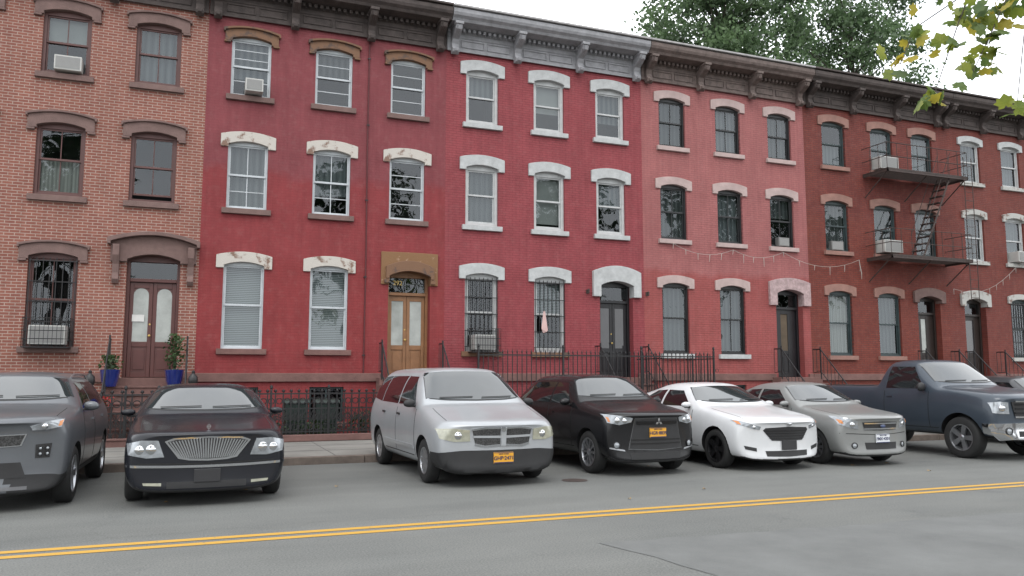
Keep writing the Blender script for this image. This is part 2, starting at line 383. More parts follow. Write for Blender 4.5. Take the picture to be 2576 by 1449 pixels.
def house(i,X0,label,wm,cfg):
    h=thing('house',(X0,D,0),label,'house',HG)
    cols=cfg['cols']; w=cfg.get('w',.95)
    rows=((8.51,10.05),(5.66,7.36),(2.24,4.36)); ops=[]
    for ri,(zb,zt) in enumerate(rows):
        for ci,cx in enumerate(cols):
            if ri==2 and ci==cfg.get('doorcol',2): continue
            ops.append((cx-w/2,cx+w/2,zb,zt,.2))
    dx=cfg['door_x']; dw=cfg.get('dw',1.12)
    ops.append((dx-dw/2,dx+dw/2,1.55,cfg.get('dtop',4.32),.42))
    bas=[]
    for ci,cx in enumerate(cols[:2]):
        if ci==cfg.get('doorcol',2): continue
        ops.append((cx-.42,cx+.42,.45,1.32,.2)); bas.append(cx)
    b=MB(); xs=sorted({0,HW}|{o[0] for o in ops}|{o[1] for o in ops}); zs=sorted({0,1.55,11.35}|{o[2] for o in ops}|{o[3] for o in ops})
    for a in range(len(xs)-1):
        for c in range(len(zs)-1):
            mx_=(xs[a]+xs[a+1])/2; mz=(zs[c]+zs[c+1])/2
            if any(o[0]<mx_<o[1] and o[2]<mz<o[3] for o in ops): continue
            b.quad((xs[a],0,zs[c]),(xs[a+1],0,zs[c]),(xs[a+1],0,zs[c+1]),(xs[a],0,zs[c+1]))
    for (x0,x1,z0,z1,dp) in ops:
        b.quad((x0,0,z0),(x0,dp,z0),(x0,dp,z1),(x0,0,z1)); b.quad((x1,0,z0),(x1,0,z1),(x1,dp,z1),(x1,dp,z0))
        b.quad((x0,0,z1),(x0,dp,z1),(x1,dp,z1),(x1,0,z1)); b.quad((x0,0,z0),(x1,0,z0),(x1,dp,z0),(x0,dp,z0))
        y1=dp+.9
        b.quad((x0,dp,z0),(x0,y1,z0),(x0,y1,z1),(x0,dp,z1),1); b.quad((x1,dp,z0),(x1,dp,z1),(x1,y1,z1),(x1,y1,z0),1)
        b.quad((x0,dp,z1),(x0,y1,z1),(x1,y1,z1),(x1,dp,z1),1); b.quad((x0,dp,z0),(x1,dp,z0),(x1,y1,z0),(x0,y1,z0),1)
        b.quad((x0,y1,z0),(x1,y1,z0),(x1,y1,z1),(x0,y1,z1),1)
    # side and rear walls
    b.quad((0.003,0,0),(0.003,12,0),(0.003,12,11.3),(0.003,0,11.3)); b.quad((HW-.003,0,0),(HW-.003,12,0),(HW-.003,12,11.3),(HW-.003,0,11.3)); b.quad((0,12,0),(HW,12,0),(HW,12,11.3),(0,12,11.3))
    me=b.mesh('wall',[wm,dark]); o=bpy.data.objects.new('wall',me); COL.objects.link(o); o.parent=h
    r=MB(); r.box(.005,HW-.005,.03,12.2,11.31,11.42); r.obj('roof',roofm,h)
    wt=MB(); x0s=[(0.004,dx-dw/2-.12),(dx+dw/2+.12,HW-.004)]
    for a,c in x0s:
        if c>a: wt.box(a,c,-.07,.01,1.45,1.66)
    wt.obj('water_table',cfg['base'],h,bevel=.012)
    for cx in bas:
        e=empty('basement_window',h,(cx,0,.45)); f=MB()
        f.box(-.42,-.37,.08,.14,0,.87); f.box(.37,.42,.08,.14,0,.87); f.box(-.37,.37,.08,.14,.82,.87); f.box(-.37,.37,.08,.14,0,.05); f.box(-.02,.02,.09,.13,.05,.82); f.obj('frame',green_fr,e)
        p=MB(); p.quad((-.37,.11,.05),(.37,.11,.05),(.37,.11,.82),(-.37,.11,.82)); p.obj('pane',glass,e)
        s_=MB(); s_.box(-.5,.5,-.06,.08,-.1,-.001); s_.obj('sill',cfg['base'],e)
    # windows
    for ri,(zb,zt) in enumerate(rows):
        for ci,cx in enumerate(cols):
            if ri==2 and ci==cfg.get('doorcol',2): continue
            kw=dict(cfg['kw']); kw.update(cfg.get('over',{}).get((ri,ci),{}))
            window(h,cx,zb,zt,w,cfg['fr'][ri],kw.pop('lm',cfg['lm'][ri]),kw.pop('sm',cfg['sm'][ri]),**kw)
    # cornice
    cm,capm=cfg['corn']; c=MB()
    c.prism([(.02,10.5),(-.06,10.5),(-.06,10.98),(-.10,11.0),(-.10,11.10),(-.52,11.13),(-.56,11.2),(-.64,11.26),(-.67,11.33),(-.67,11.44),(.02,11.47)],'x',.008,HW-.008,0)
    c.box(.01,HW-.01,-.085,-.058,10.47,10.54); c.box(.01,HW-.01,-.08,-.058,10.86,10.91)
    x=.1
    while x<HW-.15: c.box(x,x+.08,-.22,-.098,11.0,11.095); x+=.15
    bx=(.2,2.05,4.0,5.88)
    for a in range(3):
        x0,x1=bx[a]+.2,bx[a+1]-.2; mid=(x0+x1)/2
        for (p0,p1) in((x0,mid-.04),(mid+.04,x1)):
            c.box(p0,p1,-.085,-.058,10.60,10.63); c.box(p0,p1,-.085,-.058,10.79,10.82); c.box(p0,p0+.03,-.085,-.058,10.63,10.79); c.box(p1-.03,p1,-.085,-.058,10.63,10.79)
    co_=c.obj('cornice',cm,h,bevel=.008)
    cap=MB(); cap.box(.008,HW-.008,-.72,.03,11.472,11.53); cap.obj('gutter',capm,co_,bevel=.01)
    br=MB(); br.prism([(-.055,10.38),(-.16,10.34),(-.25,10.38),(-.27,10.47),(-.20,10.54),(-.17,10.64),(-.22,10.76),(-.38,10.84),(-.52,10.92),(-.56,11.02),(-.55,11.118),(-.055,11.118)],'x',-.095,.095)
    br.box(-.115,.115,-.60,-.055,11.04,11.12); br.prism([(-.2,10.36),(-.29,10.40),(-.30,10.47),(-.22,10.5)],'x',-.05,.05); br.prism([(-.30,10.80),(-.44,10.86),(-.56,10.90),(-.60,11.0),(-.5,11.0)],'x',-.05,.05)
    bo=br.obj('bracket',cm,co_,loc=(bx[0],0,0),bevel=.012)
    for x in bx[1:]: copyobj(bo,co_,(x,0,0))
    # stoop
    s=MB(); sw=dw/2+.28; n=8; rise=(1.55-.125)/n; tr=.19
    s.box(dx-sw,dx+sw,-.45,-.003,.0,1.55)
    for k in range(1,n):
        z=1.55-rise*k; y1=-.45-tr*(k-1); s.box(dx-sw,dx+sw,y1-tr,y1-.002,.0,z-.045); s.box(dx-sw-.02,dx+sw+.02,y1-tr-.03,y1-.003,z-.044,z)
    s.obj('stoop',cfg['base'],h,bevel=.008)
    for sd in(-1,1):
        g=MB(); xx=dx+sd*(sw-.05); ya,yb=-.12,-.45-tr*(n-1)
        g.tube((xx,ya,2.42),(xx,-.45,2.42),.018); g.tube((xx,-.45,2.42),(xx,yb,1.05),.018); g.tube((xx,-.45,1.72),(xx,yb,.4),.012); g.tube((xx,ya,1.7),(xx,-.45,1.72),.012)
        g.tube((xx,yb,.1),(xx,yb,1.15),.03); g.lathe([(0,.10),(.04,.06),(.045,.02),(.02,-.02)],(xx,yb,1.15),n=8); g.tube((xx,-.45,1.5),(xx,-.45,2.5),.022)
        for k in range(12):
            y=ya+(yb-ya)*k/11; zt_=2.42 if y>-.45 else 2.42+(y+.45)/(yb+.45)*(1.05-2.42); zb_=zt_-.72
            g.tube((xx,y,zb_),(xx,y,zt_),.008,n=4)
        g.obj('stoop_railing',iron,h)
    return h
def door(h,cx,w,zt,mat,frm,double=True,glassm=None,archg=False,transom=.55,st=.085):
    e=empty('door',h,(cx,.24,1.55)); H=zt-1.55; hw=w/2; dh=H-transom-.08
    f=MB(); f.box(-hw,-hw+.07,-.02,.12,0,H); f.box(hw-.07,hw,-.02,.12,0,H); f.box(-hw+.07,hw-.07,-.02,.12,H-.16,H); f.box(-hw+.07,hw-.07,-.03,.12,dh,dh+.08); f.obj('frame',frm,e,bevel=.006)
    t=MB(); t.quad((-hw+.07,.05,dh+.08),(hw-.07,.05,dh+.08),(hw-.07,.05,H-.16),(-hw+.07,.05,H-.16)); t.obj('transom',glass,e)
    n=2 if double else 1; lw=(w-.14)/n
    for k in range(n):
        x0=-hw+.07+lw*k+.004; x1=x0+lw-.008; m=(x0+x1)/2
        l=MB()
        l.box(x0,x0+st,.04,.09,.01,dh-.004); l.box(x1-st,x1,.04,.09,.01,dh-.004); l.box(x0+st,x1-st,.04,.09,.01,.14); l.box(x0+st,x1-st,.04,.09,.72,.84); l.box(x0+st,x1-st,.04,.09,dh-.14,dh-.004)
        l.box(x0+st,x1-st,.06,.08,.14,.72); l.box(x0+st+.04,x1-st-.04,.045,.06,.19,.67)
        lo=l.obj('door_leaf',mat,e,bevel=.006)
        g=MB()
        if archg:
            pts=[(x0+st,.84),(x1-st,.84)]; rr=(x1-x0)/2-st
            for q in range(9):
                an=math.pi*q/8; pts.append((m+rr*math.cos(an),dh-.14-rr+rr*math.sin(an)))
            g.prism(pts,'y',.052,.058); bk=MB(); bk.box(x0+st,x1-st,.062,.075,.84,dh-.14); bk.obj('door_panel',mat,lo)
        else: g.box(x0+st,x1-st,.06,.066,.84,dh-.14)
        g.obj('door_glass',glassm or doorglass,lo)
        if k==0:
            kn=MB(); kx=x1-.04 if double else x0+.045; kn.lathe([(0,-.07),(.028,-.065),(.03,-.045),(.012,-.035),(.012,0)],(kx,.04,.98),'y',10); kn.lathe([(0,-.012),(.02,-.012),(.022,0)],(kx,.04,1.25),'y',10); kn.obj('handle',brass,lo,smooth=True)
    return e
def surround(h,cx,w,zt,wl,ear,te,tcn,mat,pr=.07,hood=False):
    l=MB(); arch(l,w-.015,zt-.14,zt-.012,wl,ear,te,tcn,-pr,.2)
    if hood:
        arch(l,2*wl-.004,te+.002,tcn+.002,wl+.07,te-.06,te+.09,tcn+.09,-.26,-.002)
        for sd in(-1,1):
            l.prism([(-.002,3.72),(-.10,3.70),(-.17,3.8),(-.12,3.95),(-.14,4.15),(-.24,4.35),(-.25,te-.065),(-.002,te-.065)],'x',sd*(wl-.12)-.07,sd*(wl-.12)+.07)
    return l.obj('door_surround',mat,h,loc=(cx,0,0),bevel=.012)

cur=('curtain',0,1,curtain); bl=('blind',0,1,blind); cd=('curtain',0,1,curtain_d); ck=('curtain',0,1,curtain_k)
# 1 natural brick
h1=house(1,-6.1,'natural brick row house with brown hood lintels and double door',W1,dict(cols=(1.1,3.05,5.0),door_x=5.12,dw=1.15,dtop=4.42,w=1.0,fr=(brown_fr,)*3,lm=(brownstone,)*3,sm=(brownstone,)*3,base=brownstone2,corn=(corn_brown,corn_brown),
  kw=dict(mv=1,hood=True,trim=.07,lint=(.68,.22,.07),cov=('curtain',0,1,curtain_d)),
  over={(1,1):dict(cov=('curtain',0,.5,curtain)),(1,2):dict(open_=.1,cov=('dark',)),(0,1):dict(cov=('blind',.5,1,shade)),(0,2):dict(cov=('curtain',0,1,curtain_d)),(2,1):dict(guard=True,cov=('dark',))}))
door(h1,5.12,1.15,4.42,brown_door,brown_door,archg=True)
surround(h1,5.12,1.15,4.42,.92,4.22,4.66,4.84,brownstone,.10,hood=True)
# 2 crimson
h2=house(2,0,'crimson row house with flaking white lintels and tan double door',W2,dict(cols=(1.03,3.08,5.05),door_x=5.15,dw=1.12,fr=(alu_fr,)*3,lm=(ochre,primer,primer),sm=(brownstone,brownstone,brownstone2),base=brownstone2,corn=(corn_brown,corn_brown),
  kw=dict(trim=.035,mh=(1,1),lint=(.65,.24,.05),cov=bl),
  over={(0,0):dict(mh=(2,1),cov=('blind',.3,1,curtain_d),lint=(.64,.18,.06),hood=True),(0,1):dict(mh=(1,1),cov=('blind',.55,.9,curtain_k),lint=(.64,.18,.06),hood=True),(0,2):dict(mh=(1,1),cov=('dark',),lint=(.64,.18,.06),hood=True),(1,0):dict(mh=(0,1),mv=1,cov=cd),(1,1):dict(mh=(0,1),mv=1,cov=('curtain',.3,1,curtain_d)),(1,2):dict(cov=('dark',),mh=(1,1)),(2,0):dict(mh=(0,0)),(2,1):dict(mh=(0,0))}))
door(h2,5.15,1.12,4.32,tan_door,tan_door)
surround(h2,5.15,1.12,4.32,.76,3.95,4.80,4.81,ochre_b,.04)
s=MB(); arch(s,1.10,4.17,4.305,.64,4.10,4.42,4.58,-.13,-.042); s.box(-.68,-.55,-.11,-.042,3.98,4.098); s.box(.55,.68,-.11,-.042,3.98,4.098); s.obj('door_arch',ochre,h2,loc=(5.15,0,0),bevel=.012)
gold=M('gold_leaf',(.5,.36,.12),.4,metal=.3)
text('house_number','292',.17,gold,h2,(4.90,.27,4.02))
# 3 rose
h3=house(3,6.1,'rose-red row house with white lintels and grey bracketed cornice',W3,dict(cols=(1.05,3.07,5.04),door_x=5.18,dw=1.08,fr=(white_fr,)*3,lm=(whitestone,)*3,sm=(whitestone,whitestone,ochre),base=brownstone2,corn=(corn_grey,corn_light),
  kw=dict(trim=.085,mh=(0,0),lint=(.65,.27,.06),cov=('blind',.5,1,curtain_d)),
  over={(0,1):dict(cov=('blind',.35,1,shade)),(0,2):dict(cov=('blind',.3,1,curtain_d)),(1,0):dict(cov=('curtain',0,1,curtain_d)),(1,1):dict(cov=('blind',.08,1,shade)),(1,2):dict(cov=('blind',.45,1,curtain_d)),(2,0):dict(guard=True,cov=('dark',)),(2,1):dict(guard=True,cov=('blind',.5,1,blind))}))
door(h3,5.18,1.08,4.32,black_door,black_door,glassm=darkglass)
surround(h3,5.18,1.08,4.32,.78,3.85,4.58,4.76,whitestone,.10)
# 4 salmon
h4=house(4,12.2,'salmon row house with black sash windows and pale lintels',W4,dict(cols=(1.08,3.12,5.12),door_x=5.28,dw=1.05,w=.93,fr=(black_fr,)*3,lm=(pinkstone,)*3,sm=(pinkstone,pinkstone,whitestone),base=brownstone2,corn=(corn_mid,corn_light),
  kw=dict(mv=1,trim=.055,lint=(.64,.22,.05),cov=ck),
  over={(0,1):dict(cov=('blind',.0,1,curtain_d)),(1,1):dict(cov=('curtain',0,1,curtain_d)),(1,2):dict(cov=('blind',.55,1,curtain_k)),(2,0):dict(mv=0,cov=('curtain',0,1,curtain_d)),(2,1):dict(mv=1,cov=('curtain',0,1,curtain_d))}))
door(h4,5.28,1.05,4.32,black_door,black_door,double=False,glassm=tanpaper,st=.32)
surround(h4,5.28,1.05,4.32,.80,3.8,4.54,4.68,M('rough_pink_stone',(.38,.28,.28),.9,var=.3,scale=9,bump=1),.09)
# 5, 6 orange-red
h5=house(5,18.3,'orange-red brick row house with dark green windows and brown cornice',W5,dict(cols=(1.25,3.35,5.2),door_x=5.15,dw=1.05,w=.98,fr=(green_fr,)*3,lm=(tanstone,)*3,sm=(tanstone,)*3,base=brownstone2,corn=(corn_brown,corn_brown),
  kw=dict(trim=.06,lint=(.66,.22,.05),cov=ck),over={(0,2):dict(cov=cd),(0,0):dict(cov=('curtain',0,.5,curtain_d)),(2,0):dict(cov=cur),(2,1):dict(cov=cd)}))
door(h5,5.15,1.05,4.32,dkbrown_door,dkbrown_door,double=False,st=.34)
surround(h5,5.15,1.05,4.32,.72,4.08,4.46,4.60,brownstone,.09)
h6=house(6,24.4,'orange-red brick row house with flaking white window heads',W6,dict(cols=(1.45,3.5,5.3),door_x=1.25,dw=1.05,doorcol=0,w=.95,fr=(white_fr,white_fr,green_fr),lm=(whitestone,primer2,primer2),sm=(primer2,)*3,base=brownstone2,corn=(corn_brown,corn_brown),
  kw=dict(trim=.05,lint=(.62,.18,.06),cov=cd),over={(1,0):dict(cov=ck),(2,2):dict(guard=True),(2,1):dict(guard=True,cov=ck)}))
door(h6,1.25,1.05,4.32,dkbrown_door,dkbrown_door,double=False,glassm=darkglass,st=.25)
surround(h6,1.25,1.05,4.32,.72,4.02,4.46,4.60,primer2,.09)
# drain pipe on crimson house
t=thing('drainpipe',(3.98,D-.03,1.6),'thin dark red pipe fixed upright on the crimson wall','pipe')
b=MB(); b.path([(0,0,0),(.01,0,3),(-.01,0,6),(0,0,8.8)],.018); b.obj('pipe',M('pipe_red',(.08,.012,.014),.6),t)
b=MB()
for z in(.5,2.5,4.5,6.5,8.3): b.box(-.035,.035,-.02,.028,z,z+.03)
b.obj('clamp',iron,t)
# wall lamps beside the black door
for x in(6.1+5.18-.95,6.1+5.18+1.0):
    t=thing('wall_lamp',(x,D,3.98),'small dark lantern fixed beside the black door','lamp','wall lamps beside a door')
    b=MB(); b.box(-.03,.03,-.02,-.001,-.06,.06); b.tube((0,-.015,.03),(0,-.10,.05),.008); b.lathe([(0,.08),(.045,.04),(.035,.03),(.03,-.05),(0,-.07)],(0,-.10,0),n=8); b.obj('lantern',rust,t)
# paper notice on brown door
t=thing('paper_notice',(-1.28,D+.272,3.0),'small white paper notice taped to the brown double door','notice')
b=MB(); b.box(-.13,.13,-.004,0,-.14,.02); b.obj('sheet',M('paper',(.6,.6,.58),.8),t)
# pale cloth hanging on the barred window
t=thing('cloth',(8.98,D-.03,3.1),'pale pink cloth hanging from the barred window','cloth')
b=MB(); b.add([(-.02,0,.28),(.03,0,.28),(.10,-.03,-.25),(.05,-.05,-.3),(-.04,-.02,-.33),(-.10,-.04,-.2)],[(0,1,2,3,4,5)]); b.obj('fabric',M('pink_cloth',(.5,.34,.32),.9),t)

# ---------------------------------------------------------------- air conditioners
def ac(x,z,w=.56,hh=.38,cage=False,label='white window air conditioner',body=acwhite,pr=.32):
    t=thing('air_conditioner',(x,D,z),label,'air conditioner','window air conditioners')
    b=MB(); b.box(-w/2,w/2,-pr,.16,0,hh); b.obj('casing',body,t,bevel=.012)
    b=MB(); b.box(-w/2+.03,w/2-.03,-pr-.006,-pr+.002,.03,hh-.03); b.obj('grille',acgrille,t)
    if cage:
        g=MB(); c=w/2+.1
        for k in range(12):
            xx=-c+2*c*k/11; g.tube((xx,-.42,-.06),(xx,-.42,hh+.16),.007,n=4)
        for sx in(-c,c):
            for k in range(4): g.tube((sx,-.02-.4*k/3,-.06),(sx,-.02-.4*k/3,hh+.16),.007,n=4)
        for z_ in(-.06,.12,.3,hh+.16): g.path([(-c,-.01,z_),(-c,-.42,z_),(c,-.42,z_),(c,-.01,z_)],.009,n=4)
        g.box(-c,c,-.42,-.0,-.075,-.06); g.obj('cage',iron,t)
ac(-3.05,2.28,.72,.42,True,'white air conditioner in a black cage on a barred window')
ac(-2.98,8.56,.56,.34,label='white air conditioner in an upper window of the brick house',pr=.2)
ac(1.1,8.56,.42,.32,label='small white air conditioner propped on wood in the crimson house')
ac(7.15,2.28,.60,.40,True,'white air conditioner in a black cage on the rose-red house')
grey_ac=M('ac_grey',(.16,.16,.155),.5)
ac(17.35,5.70,.42,.28,label='small grey air conditioner behind a half raised sash',body=grey_ac,pr=.02)
ac(21.65,8.56,.80,.42,label='wide white air conditioner above the upper fire escape landing')
ac(21.65,5.70,.80,.42,label='wide white air conditioner above the lower fire escape landing')
ac(19.55,5.70,.50,.30,label='small air conditioner in a green sash window',body=grey_ac,pr=.0)
ac(27.9,5.70,.6,.38,label='white air conditioner in a white framed window')

# ---------------------------------------------------------------- fire escape
fe=thing('fire_escape',(20.75,D,0),'dark iron fire escape with two landings on the orange-red house','fire escape')
for zi,z in enumerate((8.3,5.45)):
    b=MB()
    for k in range(17): y=-.05-k*.062; b.box(0,3.6,y-.035,y,z,z+.02)
    b.box(0,3.6,-1.07,-1.03,z-.07,z+.05); b.box(0,.04,-1.07,-.01,z-.07,z+.05); b.box(3.56,3.6,-1.07,-.01,z-.07,z+.05)
    for x in(.05,1.8,3.55): b.tube((x,-.02,z-.75),(x,-1.0,z-.03),.02)
    b.obj('landing',rust,fe)
    b=MB()
    for zz in(.45,.9): b.path([(0,-.01,z+zz),(0,-1.05,z+zz),(3.6,-1.05,z+zz),(3.6,-.01,z+zz)],.013)
    for k in range(0,9): x=3.6*k/8; b.tube((x,-1.05,z),(x,-1.05,z+.9),.009,n=4)
    for x in(0,3.6):
        for y in(-.35,-.7): b.tube((x,y,z),(x,y,z+.9),.009,n=4)
    b.obj('guard_rail',rust,fe)
b=MB()
for y in(-.45,-.95): b.tube((2.9,y,8.35),(1.5,y,5.5),.03)
for k in range(1,12): f=k/12; b.box(2.9-1.4*f-.1,2.9-1.4*f+.1,-.95,-.45,8.35-2.85*f-.01,8.35-2.85*f+.012)
for y in(-.45,-.95): b.tube((2.95,y,9.15),(1.55,y,6.3),.012)
b.obj('stair',rust,fe)
b=MB()
for x in(3.35,3.72): b.tube((x,-1.12,4.1),(x,-1.12,9.0),.014)
for k in range(16): b.tube((3.35,-1.12,4.2+k*.3),(3.72,-1.12,4.2+k*.3),.01,n=5)
b.obj('drop_ladder',rust,fe)

# ---------------------------------------------------------------- string lights
sg=M('string_light_white',(.36,.33,.30),.6)
t=thing('string_lights',(13.0,D-.13,5.5),'sagging white icicle string lights hung across the salmon facade','string lights')
b=MB(); anchors=[(0.15,.02),(2.3,-.05),(4.2,-.02),(7.3,-.1),(7.4,-.6)]; pts=[]
for i in range(len(anchors)-1):
    (x0,z0),(x1,z1)=anchors[i],anchors[i+1]
    for k in range(10):
        f=k/10; sag=(x1-x0)*.11*4*f*(1-f); pts.append((x0+(x1-x0)*f,0,z0+(z1-z0)*f-sag))
b.path(pts,.006,n=4)
for i,p in enumerate(pts):
    if i%2==0: b.tube(p,(p[0]+R.uniform(-.03,.03),0,p[2]-R.uniform(.14,.3)),.011,.005,4)
b.obj('cord',sg,t)
t=thing('string_lights',(24.5,D-.13,4.6),'sagging white string lights above the last doorway','string lights')
b=MB(); pts=[(k*.35,0,.9*(k/9)**2-.2*math.sin(k/9*math.pi)) for k in range(10)]; b.path(pts,.006,n=4)
for p in pts: b.tube(p,(p[0],0,p[2]-.2),.010,.004,4)
b.obj('cord',sg,t)

# ---------------------------------------------------------------- fences
def ring(mb,c,r,t=.008,n=12):
    pts=[(c[0]+r*math.cos(2*math.pi*k/n),c[1],c[2]+r*math.sin(2*math.pi*k/n)) for k in range(n+1)]; mb.path(pts,t,n=4)
def fence(x0,x1,y,zb,zt,label,style,sp=.13,mat=iron,base=True):
    t=thing('fence',(x0,y,zb),label,'fence','iron fences in front of the houses'); L=x1-x0; H=zt-zb
    if base:
        b=MB(); b.box(-.05,L+.05,-.1,.1,.13-zb,0); b.obj('base_stone',brownstone2,t,bevel=.015)
    for z in((.08,H-.12) if style!='scroll' else(.05,H*.60,H-.04)):
        b=MB(); b.box(0,L,-.015,.015,z,z+.032); b.obj('rail',mat,t)
    p=MB()
    if style=='spear':
        p.box(-.009,.009,-.009,.009,0,H-.06); p.lathe([(.009,0),(.022,.03),(0,.11)],(0,0,H-.06),n=6)
    else:
        p.box(-.014,.014,-.014,.014,0,H); ring(p,(sp/2,0,H*.80),sp*.38,.014); ring(p,(sp/2,0,H*.42),sp*.36,.014); ring(p,(sp/2,0,H*.18),sp*.40,.014)
        p.lathe([(0,.0),(.035,.02),(.035,.05),(0,.08)],(0,0,H),n=6); p.tube((0,0,H*.60),(sp,0,H*.30),.011,n=4); p.tube((sp,0,H*.60),(0,0,H*.30),.011,n=4); p.box(sp/2-.009,sp/2+.009,-.009,.009,0,H*.6)
    o=p.obj('picket',mat,t); n=int(L/sp)
    for k in range(1,n): copyobj(o,t,(k*sp,0,0))
    q=MB(); q.box(-.022,.022,-.022,.022,-.02,H+.06); q.lathe([(0,.13),(.03,.10),(.035,.06),(.02,.02),(.03,0)],(0,0,H+.05),n=8)
    if style=='spear': ring(q,(.1,0,H*.55),.05); ring(q,(.1,0,H*.75),.05)
    o=q.obj('post',mat,t)
    for k in(1,2,3): copyobj(o,t,(L*k/3,0,0))
    return t
fence(0.35,4.15,18.85,.28,1.22,'ornate low black iron fence with scrolls on brown stone base','scroll',.17)
fence(-4.1,-2.0,18.85,.28,1.22,'ornate low black iron fence before the natural brick house','scroll',.17)
fence(-1.95,-.05,18.75,.16,1.22,'black iron gate closing the stoop of the brick house','scroll',.19,base=False)
fence(6.55,13.5,19.0,.3,2.22,'tall black spear-topped iron fence before the rose-red house','spear',.13)
for (xa,lab) in((11.85,'short black iron fence return beside the steps'),(13.5,'short black iron fence return at the tall fence end')):
    t=thing('fence',(xa,19.02,.3),lab,'fence','iron fences in front of the houses')
    b=MB()
    for k in range(10): b.box(-.009,.009,.0+k*.14,.018+k*.14,0,1.9)
    b.obj('picket_row',iron,t); b=MB(); b.box(-.012,.012,0,1.35,.1,.126); b.box(-.012,.012,0,1.35,1.75,1.776); b.obj('rail',iron,t)
# newel posts
for x in(-1.98,-.02):
    t=thing('newel_post',(x,18.55,.125),'black cast iron newel post with urn finial beside the stoop','post','cast iron newel posts')
    b=MB(); b.box(-.11,.11,-.11,.11,0,.18); b.lathe([(.09,.18),(.06,.25),(.055,1.1),(.09,1.15),(.09,1.2),(.05,1.25),(.10,1.33),(.09,1.45),(.03,1.52),(.035,1.56),(0,1.6)],n=12); b.obj('shaft',iron,t,smooth=True)
def leafcloud(mb,n,fn,s0,s1,mi=lambda:0):
    for k in range(n):
        c=fn(); d=Vector((R.gauss(0,1),R.gauss(0,1),R.gauss(0,1))).normalized(); u=d.orthogonal().normalized(); v=d.cross(u); s=R.uniform(s0,s1)
        mb.quad(c-u*s,c+v*s*.6,c+u*s,c-v*s*.6,mi())
lf=leafmat('plant_leaf',(.02,.05,.015),(.05,.09,.025),scale=3)
twm=M('twig_brown',(.05,.035,.02),.8)
# shrubs and bins behind the low fence
for (x,ww,hh) in((.75,.55,.75),(3.75,.4,.7),(1.6,.4,.6),(2.6,.5,.5)):
    t=thing('shrub',(x,19.3,.13),'low leafy green shrub growing behind the ornate iron fence','shrub','shrubs behind the low fence')
    b=MB()
    for k in range(9): a=R.uniform(0,6.3); b.tube((0,0,0),(math.cos(a)*ww*.5,math.sin(a)*.15,hh*R.uniform(.5,.9)),.012,.004,4)
    b.obj('branches',twm,t)
    b=MB(); leafcloud(b,420,lambda:Vector((R.gauss(0,ww*.45),R.gauss(0,.12),max(.05,R.gauss(hh*.5,hh*.25)))),.02,.045); b.obj('foliage',lf,t)
bing=M('bin_green',(.014,.026,.022),.6,var=.2)
for x in(2.25,2.95):
    t=thing('trash_bin',(x,19.75,.13),'dark green plastic bin with a lid behind the low fence','trash bin','bins behind the low fence')
    b=MB(); b.add([(-.22,-.24,.03),(.22,-.24,.03),(.22,.22,.03),(-.22,.22,.03),(-.27,-.3,.82),(.27,-.3,.82),(.27,.28,.82),(-.27,.28,.82)],[(3,2,1,0),(4,5,6,7),(0,1,5,4),(1,2,6,5),(2,3,7,6),(3,0,4,7)]); b.obj('bin_body',bing,t,bevel=.02)
    b=MB(); b.prism([(-.33,.825),(.31,.825),(.31,.87),(.0,.92),(-.30,.89)],'x',-.29,.29); b.obj('lid',bing,t,bevel=.012)
    for sx in(-1,1): b=MB(); b.lathe([(0,-.02),(.09,-.02),(.1,0),(.09,.02),(0,.02)],(sx*.25,.2,.10),'x',14); b.obj('wheel',iron,t)
# flower pots
blue=M('blue_glaze',(.012,.022,.14),.15,coat=1,var=.2); redfl=M('red_petal',(.45,.03,.03),.6)
for i,(x,hh,lab) in enumerate(((-1.72,.35,'blue glazed pot with a low flowering plant on the stoop'),(-.42,.85,'blue glazed pot with a tall leafy climbing plant'))):
    t=thing('flower_pot',(x,19.75,1.36),lab,'flower pot','blue flower pots on the stoop')
    b=MB(); b.lathe([(0,0),(.13,0),(.17,.12),(.20,.32),(.21,.36),(.19,.37),(.17,.33),(0,.31)],n=20); b.obj('pot',blue,t,smooth=True)
    b=MB()
    def fn():
        z=.33+R.random()**.8*hh; rr=.05+.13*math.sin(min(1,(z-.3)/hh)*2.6); a=R.uniform(0,6.3); return Vector((rr*R.random()*math.cos(a)*1.5,rr*R.random()*math.sin(a)*1.5,z))
    leafcloud(b,380 if i else 200,fn,.025,.055); b.obj('foliage',lf,t)
    b=MB(); b.path([(0,0,.3),(.02,0,.5),(.0,.02,.3+hh)],.012,n=5); b.obj('stem',twm,t)
t=thing('flower_pot',(-1.72,19.05,.75),'small trough with red flowers on a lower step','flower pot')
b=MB(); b.lathe([(0,0),(.12,0),(.17,.2),(.15,.2),(0,.16)],n=14); b.obj('pot',brownstone2,t,smooth=True)
b=MB()
def fn2():
    a=R.uniform(0,6.3); rr=R.random()*.2; return Vector((rr*math.cos(a),rr*math.sin(a),.2+R.random()*.22))
leafcloud(b,200,fn2,.015,.03,lambda:R.choice((0,0,1))); b.obj('flowers',[redfl,lf],t)

